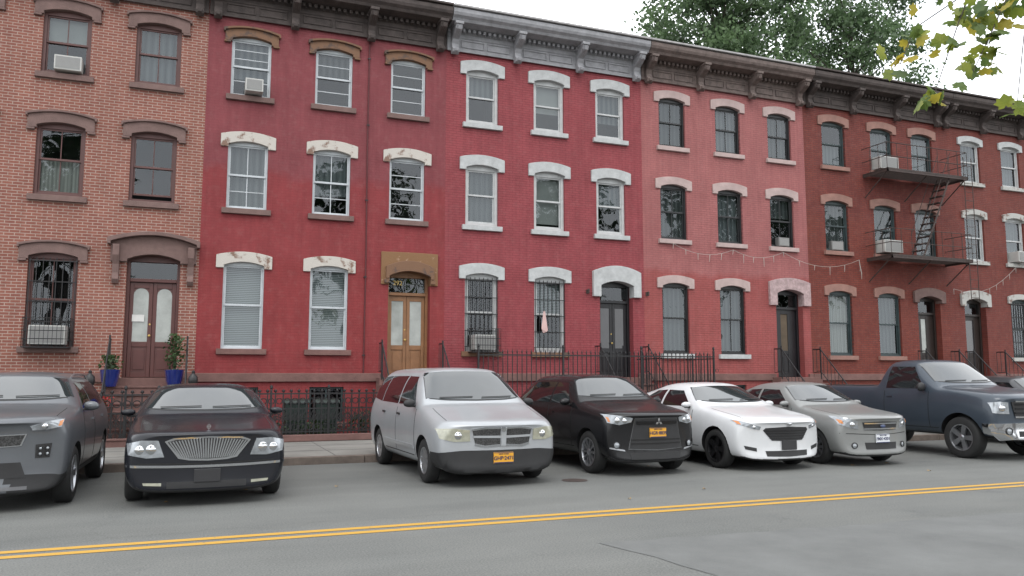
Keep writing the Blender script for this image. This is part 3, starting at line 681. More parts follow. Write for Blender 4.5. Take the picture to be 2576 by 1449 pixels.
# ---------------------------------------------------------------- trees
bark=M('bark',(.06,.05,.04),.9,var=.3,scale=8,bump=.8,bscale=25)
def bgtree(base,H,crown_c,rad,ncl,label,seed,mats,lsz=.17,per=230,grp='tall trees behind the houses'):
    q=random.Random(seed); t=thing('tree',base,label,'tree',grp)
    b=MB(); cc=Vector(crown_c); top=Vector((cc.x*.9,cc.y*.9,cc.z+rad[2]*.6))
    pts=[Vector((0,0,0)),Vector((.1,.05,H*.25)),Vector((cc.x*.4,cc.y*.4,H*.5)),Vector((cc.x*.7,cc.y*.7,H*.7)),top]
    b.path(pts,.36,n=9,r1=.05); cls=[]
    for k in range(ncl):
        while True:
            p=Vector((q.uniform(-1,1),q.uniform(-1,1),q.uniform(-1,1)))
            if .15<p.length<1:break
        p=cc+Vector((p.x*rad[0],p.y*rad[1],p.z*rad[2])); cls.append((p,q.uniform(.5,1.1)))
        s0=pts[2].lerp(pts[4],max(0,min(1,(p.z-pts[2].z)/(pts[4].z-pts[2].z)-.25)))
        mid=s0.lerp(p,.5)+Vector((q.uniform(-.3,.3),q.uniform(-.3,.3),q.uniform(-.5,.1)))
        if k%2==0: b.tube(s0,mid,.07,.035,5); b.tube(mid,p,.035,.01,5)
    tr=b.obj('trunk',bark,t,smooth=True)
    c=MB()
    for p,s in cls:
        for k in range(int(per*s)):
            o=Vector((q.gauss(0,.52),q.gauss(0,.52),q.gauss(0,.38)))*s; x=p+o
            d=Vector((q.gauss(0,1),q.gauss(0,1),q.gauss(0,1)+.6)).normalized(); u=d.orthogonal().normalized(); v=d.cross(u); l=lsz*q.uniform(.6,1.2)
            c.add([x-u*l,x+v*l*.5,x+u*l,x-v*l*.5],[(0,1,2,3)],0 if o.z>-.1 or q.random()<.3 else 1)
    cr=c.obj('crown',mats,t); return t,tr,cr
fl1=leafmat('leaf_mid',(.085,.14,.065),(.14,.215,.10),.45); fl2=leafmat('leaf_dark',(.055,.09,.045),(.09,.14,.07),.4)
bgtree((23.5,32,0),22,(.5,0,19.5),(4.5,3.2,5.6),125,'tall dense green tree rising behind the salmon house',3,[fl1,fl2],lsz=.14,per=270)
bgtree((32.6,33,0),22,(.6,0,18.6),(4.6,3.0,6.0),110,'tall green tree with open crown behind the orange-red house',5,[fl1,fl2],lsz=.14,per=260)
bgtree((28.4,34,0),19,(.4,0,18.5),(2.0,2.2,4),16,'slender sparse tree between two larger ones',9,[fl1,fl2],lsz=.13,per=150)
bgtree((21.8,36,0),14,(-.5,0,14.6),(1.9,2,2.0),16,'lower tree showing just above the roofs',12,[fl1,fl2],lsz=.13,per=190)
# trees on the opposite side, mirrored in the window panes
fo=leafmat('leaf_opposite',(.03,.055,.025),(.06,.10,.04),.3)
t0,tr0,cr0=bgtree((-7,-7,0),17,(0,0,11),(4.2,3.0,5.5),60,'tall leafy street tree opposite the houses',21,[fo,fo],lsz=.26,per=80,grp='tall trees across the street')
for (x,y,s,rz_) in((9,-9,1.0,1.0),(24,-8,1.05,2.2),(34,-7,1.1,5.1),(44,-8,1.1,4.0)):
    tt=t0.copy(); COL.objects.link(tt); tt.location=(x,y,0); tt.scale=(s,s,s); tt.rotation_euler=(0,0,rz_)
    for o_ in(tr0,cr0): copyobj(o_,tt)

# near street tree with drooping twigs
st=thing('street_tree',(9.6,1.4,.13),'street tree on the near pavement with drooping yellow-green leaves','tree')
b=MB(); trunk=[Vector(p) for p in((0,0,0),(.05,0,1.5),(0,.05,3.2),(-.1,.1,5),(0,0,7.5))]
b.path(trunk,.17,n=10,r1=.06)
CL=[((-4.5,3.05,4.10),8),((-4.6,3.1,3.88),7),((-4.39,3.0,3.60),9),((-4.12,2.9,4.28),18),((-3.83,2.79,4.28),22),((-3.96,2.84,4.10),14),((-4.1,2.89,3.78),9),((-3.8,2.77,3.53),6),((-3.9,2.9,3.95),10),((-4.3,2.95,4.0),5)]
b.path([(-.05,.1,4.6),(-1.6,1.3,5.3),(-2.9,2.3,5.1),(-3.6,2.65,4.65)],.04,n=6,r1=.014)
b.path([(-3.6,2.65,4.65),(-4.1,2.85,4.45),(-4.5,3.05,4.15),(-4.62,3.1,3.85)],.007,n=5,r1=.003)
b.path([(-4.1,2.85,4.45),(-4.2,2.9,4.2),(-4.3,2.95,3.9),(-4.39,3.0,3.62)],.005,n=5,r1=.003)
b.path([(-3.6,2.65,4.65),(-3.85,2.78,4.35),(-3.95,2.84,4.1),(-4.1,2.89,3.8)],.006,n=5,r1=.003)
b.path([(-3.6,2.65,4.65),(-3.7,2.75,4.1),(-3.8,2.77,3.55)],.005,n=5,r1=.003)
lim=[]
for k in range(16):
    a=R.uniform(0,6.28)
    if .9<a<3.3: a+=2.6
    p=Vector((math.cos(a)*R.uniform(.8,2.0),math.sin(a)*R.uniform(.8,2.0)-.3,R.uniform(5.0,8.2))); b.tube(trunk[3],p,.05,.012,5); lim.append(p)
b.obj('trunk',bark,st,smooth=True)
lobes=[(0,-.15),(.15,-.4),(.6,-.45),(.55,-.15),(.92,.12),(.68,.28),(.62,.60),(.38,.58),(0,.95),(-.38,.58),(-.62,.60),(-.68,.28),(-.92,.12),(-.55,-.15),(-.6,-.45),(-.15,-.4)]
def mleaf(mb,c,s,mi,q):
    d=Vector((q.gauss(0,.8)-.3,q.gauss(0,.8)-.6,q.gauss(0,.8)+.4)).normalized(); u=d.cross(Vector((q.gauss(0,.5),q.gauss(0,.5),1))).normalized(); v=d.cross(u); an=q.uniform(-1.1,1.1)+math.pi
    u,v=u*math.cos(an)+v*math.sin(an),v*math.cos(an)-u*math.sin(an); cu=q.uniform(-.5,.1)
    mb.add([c]+[c+u*x*s+v*y*s+d*(cu*s*(x*x+.5*y*y)) for x,y in lobes],[(0,i+1,(i+1)%16+1) for i in range(16)],mi)
c=MB()
for p,n_ in CL:
    for k in range(n_): mleaf(c,Vector(p)+Vector((R.gauss(0,.07),R.gauss(0,.06),R.gauss(0,.055))),R.uniform(.05,.095),R.choice((0,0,1,1,2)),R)
for p in lim:
    for k in range(90): mleaf(c,p+Vector((R.gauss(0,.45),R.gauss(0,.45),R.gauss(0,.4))),R.uniform(.06,.1),R.choice((0,1,1)),R)
c.obj('crown',[leafmat('leaf_yellow_green',(.14,.19,.03),(.28,.31,.05),.5,4),leafmat('leaf_green',(.07,.12,.03),(.14,.20,.05),.45,4),leafmat('leaf_yellow',(.42,.34,.04),(.32,.29,.05),.5,4)],st)
# fallen leaves
dry=M('dry_leaf',(.28,.17,.05))
for k in range(14):
    x=R.uniform(-1,13);y=R.uniform(9,14)
    t=tag(empty('fallen_leaf',None,(x,y,.006)),'dry brown fallen leaf lying on the asphalt','leaf','fallen leaves on the road')
    b=MB(); s=R.uniform(.03,.055); a=R.uniform(0,6.3); ca,sa=math.cos(a),math.sin(a)
    b.add([(0,0,.012)]+[(s*(p*ca-q_*sa),s*(p*sa+q_*ca),.004+.02*abs(p)) for p,q_ in lobes],[(0,i+1,(i+1)%16+1) for i in range(16)]); b.obj('blade',dry,t)

# ================================================================ vehicles
VG='vehicles parked side by side with rear to the kerb'
rubber=M('tyre_rubber',(.012,.012,.012),.8,var=.3,scale=10)
alloy=M('alloy_silver',(.42,.43,.45),.3,metal=.9,var=.1)
dalloy=M('alloy_dark',(.02,.02,.022),.35,metal=.6)
blackpl=M('black_plastic',(.014,.014,.015),.55,var=.25,scale=4)
chrome=M('chrome',(.62,.63,.65),.08,metal=1,var=.05)
lampglass=M('headlamp_lens',(.30,.32,.34),.12,metal=.35,coat=1,var=.35,scale=9)
lampyel=M('headlamp_hazed',(.34,.34,.27),.25,metal=.2,coat=1,var=.25,scale=9)
amber=M('amber_lens',(.50,.16,.02),.15,coat=1)
redl=M('red_lens',(.25,.01,.01),.15,coat=1)
cglass=M('car_windscreen_glass',(.025,.03,.032),.03,var=.1,coat=.3,ior=1.9)
carglass_s=M('car_side_glass',(.008,.009,.01),.04,var=.1,coat=.3)
mesh_g=M('grille_mesh',(.01,.01,.01),.5,col2=(.05,.05,.05),thr=.5,scale=60)
seamm=M('panel_gap',(.006,.006,.006),.8)
plate_y=M('plate_yellow',(.62,.30,.02),.5,var=.05); plate_w=M('plate_white',(.6,.62,.65),.5,var=.05); plate_t=M('plate_text_navy',(.015,.02,.07),.5); plate_k=M('plate_black',(.02,.02,.022),.4)
def paint(name,col,metal=.5,rough=.32,coat=.6,spec=.4): return M(name,col,rough,metal=metal,coat=coat,var=.08,scale=1.5,spec=spec)
def wheelmesh(r,rr,w,n,sw,rm,name):
    t=MB(); h=w/2
    t.lathe([(rr-.01,-h+.015),(r-.045,-h),(r-.012,-h+.018),(r,-h+.045),(r,h-.045),(r-.012,h-.018),(r-.045,h),(rr-.01,h-.015)],axis='x',n=40,close=True)
    tm=t.mesh('tyre',[rubber],True,50)
    q=MB(); q.lathe([(rr,h-.02),(rr,h-.008),(rr-.018,h-.012),(rr-.03,h-.05),(rr-.035,-h+.02)],axis='x',n=40,mi=0)
    q.lathe([(0,h-.02),(.04,h-.022),(.06,h-.035),(.065,h-.06)],axis='x',n=16,mi=0)
    q.lathe([(0,h-.09),(rr-.03,h-.09)],axis='x',n=24,mi=1)
    for k in range(n):
        a=2*math.pi*k/n; ca,sa=math.cos(a),math.sin(a)
        def P(x,rad,tt): return (x,rad*ca-tt*sa,rad*sa+tt*ca)
        r0,r1=.045,rr-.02; s0,s1=sw*.75,sw
        vs=[P(h-.03,r0,-s0),P(h-.03,r0,s0),P(h-.018,r1,s1),P(h-.018,r1,-s1),P(h-.075,r0,-s0),P(h-.075,r0,s0),P(h-.06,r1,s1),P(h-.06,r1,-s1)]
        q.add(vs,[(0,1,2,3),(7,6,5,4),(0,4,5,1),(1,5,6,2),(2,6,7,3),(3,7,4,0)],0)
    qm=q.mesh('rim',[rm,blackpl],True,35); return tm,qm
class Car:
    def __init__(s,name,loc,rot,label,cat,S,pmat,wheel,axles,r,arch_r,cladding=False):
        s.S=S; s.t=thing(name,loc,label,cat,VG); s.t.rotation_euler=(0,0,math.radians(rot)); s.pm=pmat
        ring_=[]; vs=[];fs=[]
        def half(st):
            y,zb,zt,w,zm,wr,zr,bow=st
            P=[(0,zb),(.80*w,zb),(.965*w,zb+.09),(w,zb+(zm-zb)*.60),(.965*w,zm),(wr,zr),(.60*wr,zt-.010),(0,zt)]
            return [(x,y+bow*(x/max(w,.01))**2,z) for x,z in P]
        N=14
        for st in s.stations():
            h=half(st); full=h+[(-x,y,z) for x,y,z in h[6:0:-1]]; ring_.append(len(vs)); vs+=full
        K=len(ring_)
        for a in range(K-1):
            for i in range(N):
                j=(i+1)%N; fs.append((ring_[a]+i,ring_[a]+j,ring_[a+1]+j,ring_[a+1]+i))
        for e,st in((0,s.stations()[0]),(K-1,s.stations()[-1])):
            o=ring_[e]; c=[o]; h=half(st)
            for i in(2,3,4,5): vs.append((0,st[0],h[i][2])); c.append(len(vs)-1)
            c.append(o+7); rt=[o+i for i in(1,2,3,4,5,6)]; lt=[o+14-i for i in(1,2,3,4,5,6)]
            for i in range(5):
                fs.append((rt[i],rt[i+1],c[i+1],c[i])); fs.append((c[i],c[i+1],lt[i+1],lt[i]))
        b=MB(); b.add(vs,fs); me=b.mesh('cage',[pmat,blackpl])
        o=bpy.data.objects.new('tmp',me); COL.objects.link(o); m=o.modifiers.new('s','SUBSURF'); m.levels=3; m.render_levels=3
        dg=bpy.context.evaluated_depsgraph_get(); sm=bpy.data.meshes.new_from_object(o.evaluated_get(dg))
        bm=bmesh.new(); bm.from_mesh(sm); s.bvh=BVHTree.FromBMesh(bm); bm.free()
        o.modifiers.clear(); o.data=sm
        c=MB(); hw=S['hw']
        for ya in axles:
            for sx in(-1,1):
                x0,x1=sorted((sx*(hw-.30),sx*(hw+.3))); n=36
                poly=[(ya+arch_r*math.cos(2*math.pi*k/n),r+.01+arch_r*math.sin(2*math.pi*k/n)) for k in range(n)]
                c.prism(poly,'x',x0,x1)
        cm=c.mesh('cut',[pmat]); cobj=bpy.data.objects.new('tmpc',cm); COL.objects.link(cobj)
        m=o.modifiers.new('b','BOOLEAN'); m.operation='DIFFERENCE'; m.object=cobj; m.solver='EXACT'
        dg=bpy.context.evaluated_depsgraph_get(); fm=bpy.data.meshes.new_from_object(o.evaluated_get(dg))
        bpy.data.objects.remove(o); bpy.data.objects.remove(cobj)
        fm.materials.clear(); fm.materials.append(pmat); fm.materials.append(blackpl)
        zl=s.S.get('clad',0)
        for p in fm.polygons:
            ce=p.center; p.material_index=0
            for ya in axles:
                if math.hypot(ce.y-ya,ce.z-r-.01)<arch_r+.002: p.material_index=1
            if ce.z<s.S['gc']+.06 and p.normal.z<-.3: p.material_index=1
            if zl and ce.z<zl and abs(p.normal.x)>.25: p.material_index=1
        fm.polygons.foreach_set('use_smooth',[True]*len(fm.polygons)); fm.set_sharp_from_angle(angle=math.radians(38))
        fm.name='body'; s.body=bpy.data.objects.new('body',fm); COL.objects.link(s.body); s.body.parent=s.t
        tm,qm=wheel; tw=S.get('tw',.21)
        for ya in axles:
            for sx in(-1,1):
                e=empty('wheel',s.t,(sx*(hw-.035-tw/2),ya,r)); e.rotation_euler=(0,0,0 if sx>0 else math.pi)
                for nm,mm in(('tyre',tm),('rim',qm)):
                    k=bpy.data.objects.new(nm,mm); COL.objects.link(k); k.parent=e
        s.axles=axles; s.glass()
    def stations(s):
        c=s.S; L,hw,gc,nl,nz,cz,cy,ry,rz,rr,bz,wr=[c[k] for k in('L','hw','gc','nl','nz','cz','cy','ry','rz','rr','bz','wr')]
        lo=c.get('nb',gc+.04); fb=c.get('fb',.20)
        A=[(0,lo+.05,nl-.03,.84*hw,nl-.14,.70*hw,nl-.045,fb),
           (.03,lo,nl,.89*hw,nl-.11,.75*hw,nl-.02,fb),
           (.13,lo,nl+(nz-nl)*.55,.955*hw,nl-.06,.80*hw,nl+(nz-nl)*.42,fb*.8),
           (.36,gc,nz,.985*hw,nz-.09,.85*hw,nz-.025,fb*.5),
           (.95 if cy>1.15 else .80,gc,nz+(cz-nz)*.55+.012,hw,nz+(cz-nz)*.4-.06,.88*hw,nz+(cz-nz)*.55-.02,.05),
           (cy-.14,gc,cz,hw,bz-.035,.89*hw,cz-.02,.08),
           (cy-.02,gc,cz+.01,hw,bz-.01,.89*hw,cz-.005,.08),
           (cy+.06,gc,cz+.07,hw,bz,.88*hw,cz+.035,.08),
           (ry-.10,gc,rz-.085,hw,bz+.01,wr+.035,rz-.14,.08),
           (ry+.02,gc,rz-.028,hw,bz+.01,wr+.01,rz-.085,.07),
           (ry+.22,gc,rz-.006,hw,bz+.012,wr,rz-.062,.04),
           ((ry+rr)/2,gc,rz,hw,bz+.02,wr,rz-.055,0)]
        ty=c['type']
        if ty=='sedan':
            dy,dz,tz=c['dy'],c['dz'],c['tz']
            A+=[(rr-.15,gc,rz-.03,hw,bz+.03,wr-.01,rz-.085,-.03),(rr+.06,gc,rz-.08,hw,bz+.035,wr-.03,rz-.135,-.06),
                (dy-.08,gc,dz+.07,hw*.99,dz-.07,.74*hw,dz+.01,-.08),(dy+.06,gc,dz+.01,hw*.985,dz-.07,.76*hw,dz-.02,-.06),
                (L-.30,gc+.03,tz,.96*hw,tz-.10,.74*hw,tz-.02,-.10),(L-.06,gc+.06,tz-.04,.88*hw,tz-.15,.70*hw,tz-.07,-.16),(L,gc+.10,tz-.10,.80*hw,tz-.22,.64*hw,tz-.13,-.16)]
        elif ty=='hatch':
            A+=[(rr-.2,gc,rz-.012,hw,bz+.03,wr,rz-.07,-.02),(rr,gc,rz-.04,hw*.995,bz+.035,wr-.02,rz-.10,-.06),
                (L-.32,gc,c['hz']+.18,hw*.98,bz+.03,wr-.02+.05,c['hz']+.1,-.12),(L-.14,gc+.03,bz+.12,.96*hw,bz,.74*hw,bz+.08,-.14),
                (L-.05,gc+.05,bz+.0,.90*hw,bz-.14,.70*hw,bz-.06,-.16),(L,gc+.1,bz-.12,.82*hw,bz-.26,.62*hw,bz-.16,-.16)]
        else: # pickup
            A+=[(rr-.14,gc,rz-.02,hw,bz+.03,wr,rz-.08,-.02),(rr-.02,gc,rz-.06,hw,bz+.03,wr-.02,rz-.12,-.03),
                (rr+.06,gc,c['bedz']+.1,hw,c['bedz']-.05,.86*hw,c['bedz']+.0,0),(rr+.14,gc,c['bedz'],hw,c['bedz']-.04,.88*hw,c['bedz']-.005,0),
                (L-.2,gc+.05,c['bedz'],hw,c['bedz']-.04,.88*hw,c['bedz']-.005,0),(L-.04,gc+.08,c['bedz']-.02,.97*hw,c['bedz']-.06,.86*hw,c['bedz']-.03,-.03),(L,gc+.1,c['bedz']-.06,.95*hw,c['bedz']-.1,.84*hw,c['bedz']-.07,-.03)]
        return A
    def proj(s,mode,a,b,sgn=1):
        """nearest body point seen along an axis; steps towards the body if the ray misses"""
        for k in range(40):
            if mode=='f': o,d=(a*sgn,-3,b),(0,1,0)
            elif mode=='s': o,d=(sgn*3,a,b),(-sgn,0,0)
            elif mode=='r': o,d=(a*sgn,s.S['L']+3,b),(0,-1,0)
            else: o,d=(a*sgn,b,5),(0,0,-1)
            h=s.bvh.ray_cast(Vector(o),Vector(d))
            if h[0] is not None and not(mode=='f' and h[1].y>-.12 and abs(a)>.3): return h[0],h[1]
            if mode=='s': b-=.008
            else: a*=.985
        return s.bvh.find_nearest(Vector(o)+Vector(d)*3)[:2]
    def patch(s,name,bot,top,mode,mat,sgn=1,off=.006,nu=10,nv=4,parent=None,thick=.012):
        def rs(P,n):
            out=[]
            for i in range(n+1):
                f=i/n*(len(P)-1); k=min(int(f),len(P)-2); g=f-k; out.append((P[k][0]+(P[k+1][0]-P[k][0])*g,P[k][1]+(P[k+1][1]-P[k][1])*g))
            return out
        B=rs(bot,nu);T=rs(top,nu); O=[];I=[]
        for j in range(nv+1):
            for i in range(nu+1):
                f=j/nv; a=B[i][0]+(T[i][0]-B[i][0])*f; b=B[i][1]+(T[i][1]-B[i][1])*f
                h,n=s.proj(mode,a,b,sgn); O.append(h+n*off); I.append(h-n*thick)
        m=MB(); W=nu+1; fs=[(j*W+i,j*W+i+1,(j+1)*W+i+1,(j+1)*W+i) for j in range(nv) for i in range(nu)]
        edge=[i for i in range(W)]+[j*W+nu for j in range(1,nv+1)]+[nv*W+i for i in range(nu-1,-1,-1)]+[j*W for j in range(nv-1,0,-1)]
        k=len(O); E=len(edge)
        fs+=[(edge[q],edge[(q+1)%E],k+edge[(q+1)%E],k+edge[q]) for q in range(E)]
        m.add(O+I,fs); return m.obj(name,mat,parent or s.t,smooth=True,angle=50)
    def both(s,name,bot,top,mode,mat,**k):
        return [s.patch(name,bot,top,mode,mat,sgn=g,**k) for g in(-1,1)]
    def strip(s,name,pts,mode,mat,w=.012,**k):
        """thin line through pts"""
        a=[];b=[]
        for i,p in enumerate(pts):
            q=pts[min(i+1,len(pts)-1)]; o=pts[max(i-1,0)]; d=Vector((q[0]-o[0],q[1]-o[1])).normalized(); n=Vector((-d.y,d.x))*w/2
            a.append((p[0]-n.x,p[1]-n.y)); b.append((p[0]+n.x,p[1]+n.y))
        k.setdefault('nu',max(8,2*len(pts))); k.setdefault('nv',1); k.setdefault('off',.003); return s.patch(name,a,b,mode,mat,**k)
    def glass(s):
        c=s.S; hw,cz,cy,ry,rz,rr,bz,wr,L=[c[k] for k in('hw','cz','cy','ry','rz','rr','bz','wr','L')]
        zb=cz+.075; zt=rz-.085; wb=.80*hw; wt=wr-.06
        for (nm,g_,o_,mt) in(('windscreen_seal',.010,.002,blackpl),('windscreen',0,.005,cglass)):
            s.patch(nm,[(-wb-g_,zb+.022-g_*.8),(-wb*.6,zb+.003-g_*1.8),(0,zb-.005-g_*1.8),(wb*.6,zb+.003-g_*1.8),(wb+g_,zb+.022-g_*.8)],[(-wt-g_,zt-.02),(-wt*.6,zt+.004+g_*.3),(0,zt+.01+g_*.3),(wt*.6,zt+.004+g_*.3),(wt+g_,zt-.02)],'f',mt,nu=18,nv=10,off=o_)
        for x0,x1 in((-wb*.75,-.05),(.1,wb*.8)):
            P=[]; w=MB()
            for f in(0,.33,.66,1):
                h,n=s.proj('f',x0+(x1-x0)*f,zb+.022+.01*f); P.append(h+n*.018)
            w.path(P,.007,n=5); w.obj('wiper',blackpl,s.t)
        mid=c.get('mid',(ry+rr)/2+.08); z0=bz+.055; z1=rz-.155
        for g in(-1,1):
            s.patch('side_window',[(cy+.36,z0),(mid-.035,z0)],[(ry+.12,z1-.01),(mid-.035,z1)],'s',carglass_s,sgn=g,nv=6,off=.004)
            if c['type']=='sedan':
                s.patch('side_window',[(mid+.035,z0),(rr+.42,z0+.02)],[(mid+.035,z1),(rr-.06,z1-.02)],'s',carglass_s,sgn=g,nv=6,off=.004)
            elif c['type']=='hatch':
                q=c.get('q',L-.85)
                s.patch('side_window',[(mid+.035,z0),(q,z0+.01)],[(mid+.035,z1),(q-.05,z1)],'s',carglass_s,sgn=g,nv=6,off=.004)
                s.patch('side_window',[(q+.05,z0+.01),(L-.38,z0+.07)],[(q,z1),(min(rr-.05,L-.6),z1-.02)],'s',carglass_s,sgn=g,nv=6,off=.004)
            # door gaps
            zl=c['gc']+.16
            for yy in(cy+.25,mid)+((rr+.25,) if c['type']=='sedan' else (L-1.2,) if c['type']=='hatch' else ()):
                if all(abs(yy-a)>.40 for a in s.axles) : s.strip('door_gap',[(yy,zl),(yy,(zl+bz)/2),(yy,bz)],'s',seamm,sgn=g)
            s.strip('sill_gap',[(s.axles[0]+.5,zl),(s.axles[1]-.5,zl)],'s',seamm,sgn=g)
            for yy in (mid-.22,)+((rr+.02,) if c['type']=='sedan' else (mid+.75,) if c['type']=='hatch' else ()):
                s.patch('door_handle',[(yy,bz-.125),(yy+.16,bz-.12)],[(yy,bz-.095),(yy+.16,bz-.09)],'s',c.get('hm',s.pm),sgn=g,off=.022,nu=4,nv=2)
            # mirror
            h,n=s.proj('s',cy+.38,bz+.06,g); m=MB(); cx=h.x+g*.12
            m.add([(cx+g*a*.115+(-g*.02 if z>0 else 0),h.y-.04+b*.06*(1.25 if b>0 else 1),h.z+.03+z*c.get('mh',.07)) for a in(-1,1) for b in(-1,1) for z in(-1,1)],[(0,1,3,2),(4,6,7,5),(0,4,5,1),(2,3,7,6),(0,2,6,4),(1,5,7,3)])
            o=m.obj('mirror',c.get('mm',s.pm),s.t,smooth=True,angle=180); md=o.modifiers.new('s','SUBSURF'); md.levels=md.render_levels=2
            m=MB(); m.box(min(h.x-g*.03,cx),max(h.x-g*.03,cx),h.y-.03,h.y+.02,h.z-.035,h.z-.005); m.obj('mirror_arm',blackpl,s.t,bevel=.008)
        if c['type']!='pickup':
            rb=(c['dz']+.1) if c['type']=='sedan' else bz+.2; rt_=rz-.12
            s.patch('rear_window',[(-.62*hw,rb),(.62*hw,rb)],[(-wt+.06,rt_),(wt-.06,rt_)],'r',carglass_s,nu=10,nv=6,off=.004)
        s.both('tail_lamp',[(hw*.55,bz-.22),(hw*.80,bz-.22)],[(hw*.55,bz-.05),(hw*.78,bz-.05)],'r',redl,nu=4)
        # bonnet gaps
        s.both('bonnet_gap',*[[(.82*hw-.03+q,.34),(.85*hw-.05+q,.80),(.84*hw-.04+q,cy-.14)] for q in(0,.008)],mode='t',mat=seamm,nu=10,nv=1,off=.0015)
    def plate(s,z,txt,mat,x=0,tm=None,head='NEW YORK'):
        h,n=s.proj('f',x,z); e=empty('number_plate',s.t,(x,h.y-.022,z)); b=MB(); b.box(-.153,.153,-.004,.02,-.078,.078); b.obj('plate',mat,e,bevel=.004)
        if txt:
            text('lettering',txt,.074,tm or plate_t,e,(0,-.006,-.008),bold=.0015); text('heading',head,.03,tm or plate_t,e,(0,-.006,.052))
            b=MB(); b.box(-.15,.15,-.0055,-.003,.068,.0765); b.box(-.15,.15,-.0055,-.003,-.0765,-.062); b.obj('plate_border',tm or plate_t,e)
    def disc(s,name,x,z,r,mat,ring=None,off=.01,flat=1,both=True):
        for g in((-1,1) if both else (1,)):
            h,n=s.proj('f',x,z,g); b=MB(); b.lathe([(0,-.012),(r*.6,-.010),(r*.95,0),(r,.015)],axis='y',n=18)
            if ring: b.lathe([(r,.015),(r*1.0,-.012),(r*1.18,-.012),(r*1.22,.02)],axis='y',n=18,mi=1)
            o=b.obj(name,[mat]+([ring] if ring else []),s.t,loc=h+n*off,smooth=True); o.rotation_euler=(0,0,math.atan2(n.x,-n.y)*.8)

# --- black luxury sedan
wl=wheelmesh(.335,.215,.21,9,.030,alloy,'a')
pb=paint('paint_black',(.012,.013,.017),.0,.25,.15,.3)
S=dict(type='sedan',L=5.47,hw=.99,gc=.20,nb=.17,nl=.905,nz=.955,cz=1.045,cy=1.66,ry=2.30,rz=1.49,rr=3.5,dy=4.3,dz=1.08,tz=1.02,bz=.99,wr=.72,fb=.13,mm=pb,mh=.06)
c=Car('car',(.20,10.78,0),1.0,'black full-size sedan with wide chrome waterfall grille','car',S,pb,wl,(.97,3.96),.335,.375)
c.patch('grille_surround',[(-.34,.59),(-.22,.565),(0,.555),(.22,.565),(.34,.59)],[(-.50,.80),(-.40,.84),(0,.86),(.40,.84),(.50,.80)],'f',chrome,off=.014,nu=24,nv=6)
g=c.patch('grille',[(-.32,.61),(-.2,.59),(0,.58),(.2,.59),(.32,.61)],[(-.465,.79),(-.37,.82),(0,.838),(.37,.82),(.465,.79)],'f',blackpl,off=.018,nu=24,nv=6)
for k in range(27):
    f=(k-13)/13; xb=.31*f; xt=.44*f; c.strip('grille_bar',[(xb,.59+.015*f*f),(xt,.834-.04*f*f)],'f',chrome,w=.017,off=.026,nu=3,parent=g)
c.both('headlamp',[(.50,.61),(.70,.60),(.90,.64)],[(.57,.81),(.76,.815),(.925,.77)],'f',lampglass,off=.010,nu=12,nv=5)
c.disc('lamp_reflector',.65,.705,.06,chrome,off=.014); c.disc('lamp_reflector',.78,.70,.055,chrome,off=.012)
c.both('chrome_strip',[(.0,.475),(.45,.478),(.93,.49)],[(.0,.505),(.45,.508),(.93,.52)],'f',chrome,off=.012,nu=12,nv=2)
c.patch('bumper_gap',[(-.92,.525),(0,.513),(.92,.525)],[(-.92,.54),(0,.53),(.92,.54)],'f',seamm,off=.004,nu=14,nv=1)
c.both('fog_lamp',[(.52,.265),(.72,.275)],[(.52,.30),(.73,.305)],'f',lampyel,off=.006,nu=6); c.patch('lower_intake',[(-.46,.23),(.46,.23)],[(-.46,.31),(.46,.31)],'f',blackpl,off=.005,nu=10)
c.plate(.38,'',plate_k)
b=MB(); b.lathe([(.02,-.004),(.026,-.004),(.026,.004),(.02,.004)],(0,0,.035),'y',14,close=True); b.box(-.003,.003,-.004,.004,-.0,.07); b.box(-.02,.02,-.004,.004,.032,.038); h,n=c.proj('t',0,.16); b.obj('hood_ornament',chrome,c.t,loc=h)
# --- silver minivan
wl=wheelmesh(.33,.20,.2,10,.035,alloy,'b')
ps=paint('paint_silver',(.345,.36,.375),.3,.36,.5)
S=dict(type='hatch',L=4.8,hw=.98,gc=.21,nb=.19,nl=.91,nz=1.00,cz=1.15,cy=1.12,ry=1.84,rz=1.745,rr=4.3,hz=1.25,bz=1.08,wr=.72,fb=.20,mid=2.5,q=3.6,mm=blackpl,hm=blackpl,mh=.075)
c=Car('minivan',(4.22,11.05,0),1.5,'silver minivan with black lower bumper and yellow plate','van',S,ps,wl,(.95,3.75),.33,.375)
c.patch('bumper_cover',[(-.92,.22),(-.5,.18),(0,.17),(.5,.18),(.92,.22)],[(-.93,.50),(-.6,.53),(0,.53),(.6,.53),(.93,.50)],'f',blackpl,off=.012,nu=22,nv=8)
for g in(-1,1): c.patch('bumper_corner',[(.20,.22),(.56,.23)],[(.20,.50),(.56,.50)],'s',blackpl,sgn=g,off=.010,nu=8,nv=4)
c.both('headlamp',[(.49,.66),(.72,.655),(.90,.70)],[(.50,.82),(.72,.845),(.92,.835)],'f',lampyel,off=.010,nu=12,nv=5)
c.disc('lamp_reflector',.66,.745,.055,chrome,off=.014)
c.both('grille',[(.05,.605),(.30,.595),(.42,.63)],[(.05,.84),(.30,.84),(.46,.81)],'f',mesh_g,off=.010,nu=10,nv=5)
c.both('grille_frame',[(.025,.585),(.28,.57),(.43,.60)],[(.025,.615),(.28,.598),(.42,.632)],'f',chrome,off=.012,nu=10,nv=1)
c.both('grille_frame',[(.025,.832),(.28,.836),(.46,.808)],[(.025,.857),(.28,.861),(.48,.832)],'f',chrome,off=.012,nu=10,nv=1)
c.both('grille_bar',[(.0,.70),(.44,.71)],[(.0,.735),(.45,.74)],'f',ps,off=.018,nu=10,nv=1)
c.patch('grille_post',[(-.035,.59),(.035,.59)],[(-.045,.86),(.045,.86)],'f',ps,off=.022,nu=4)
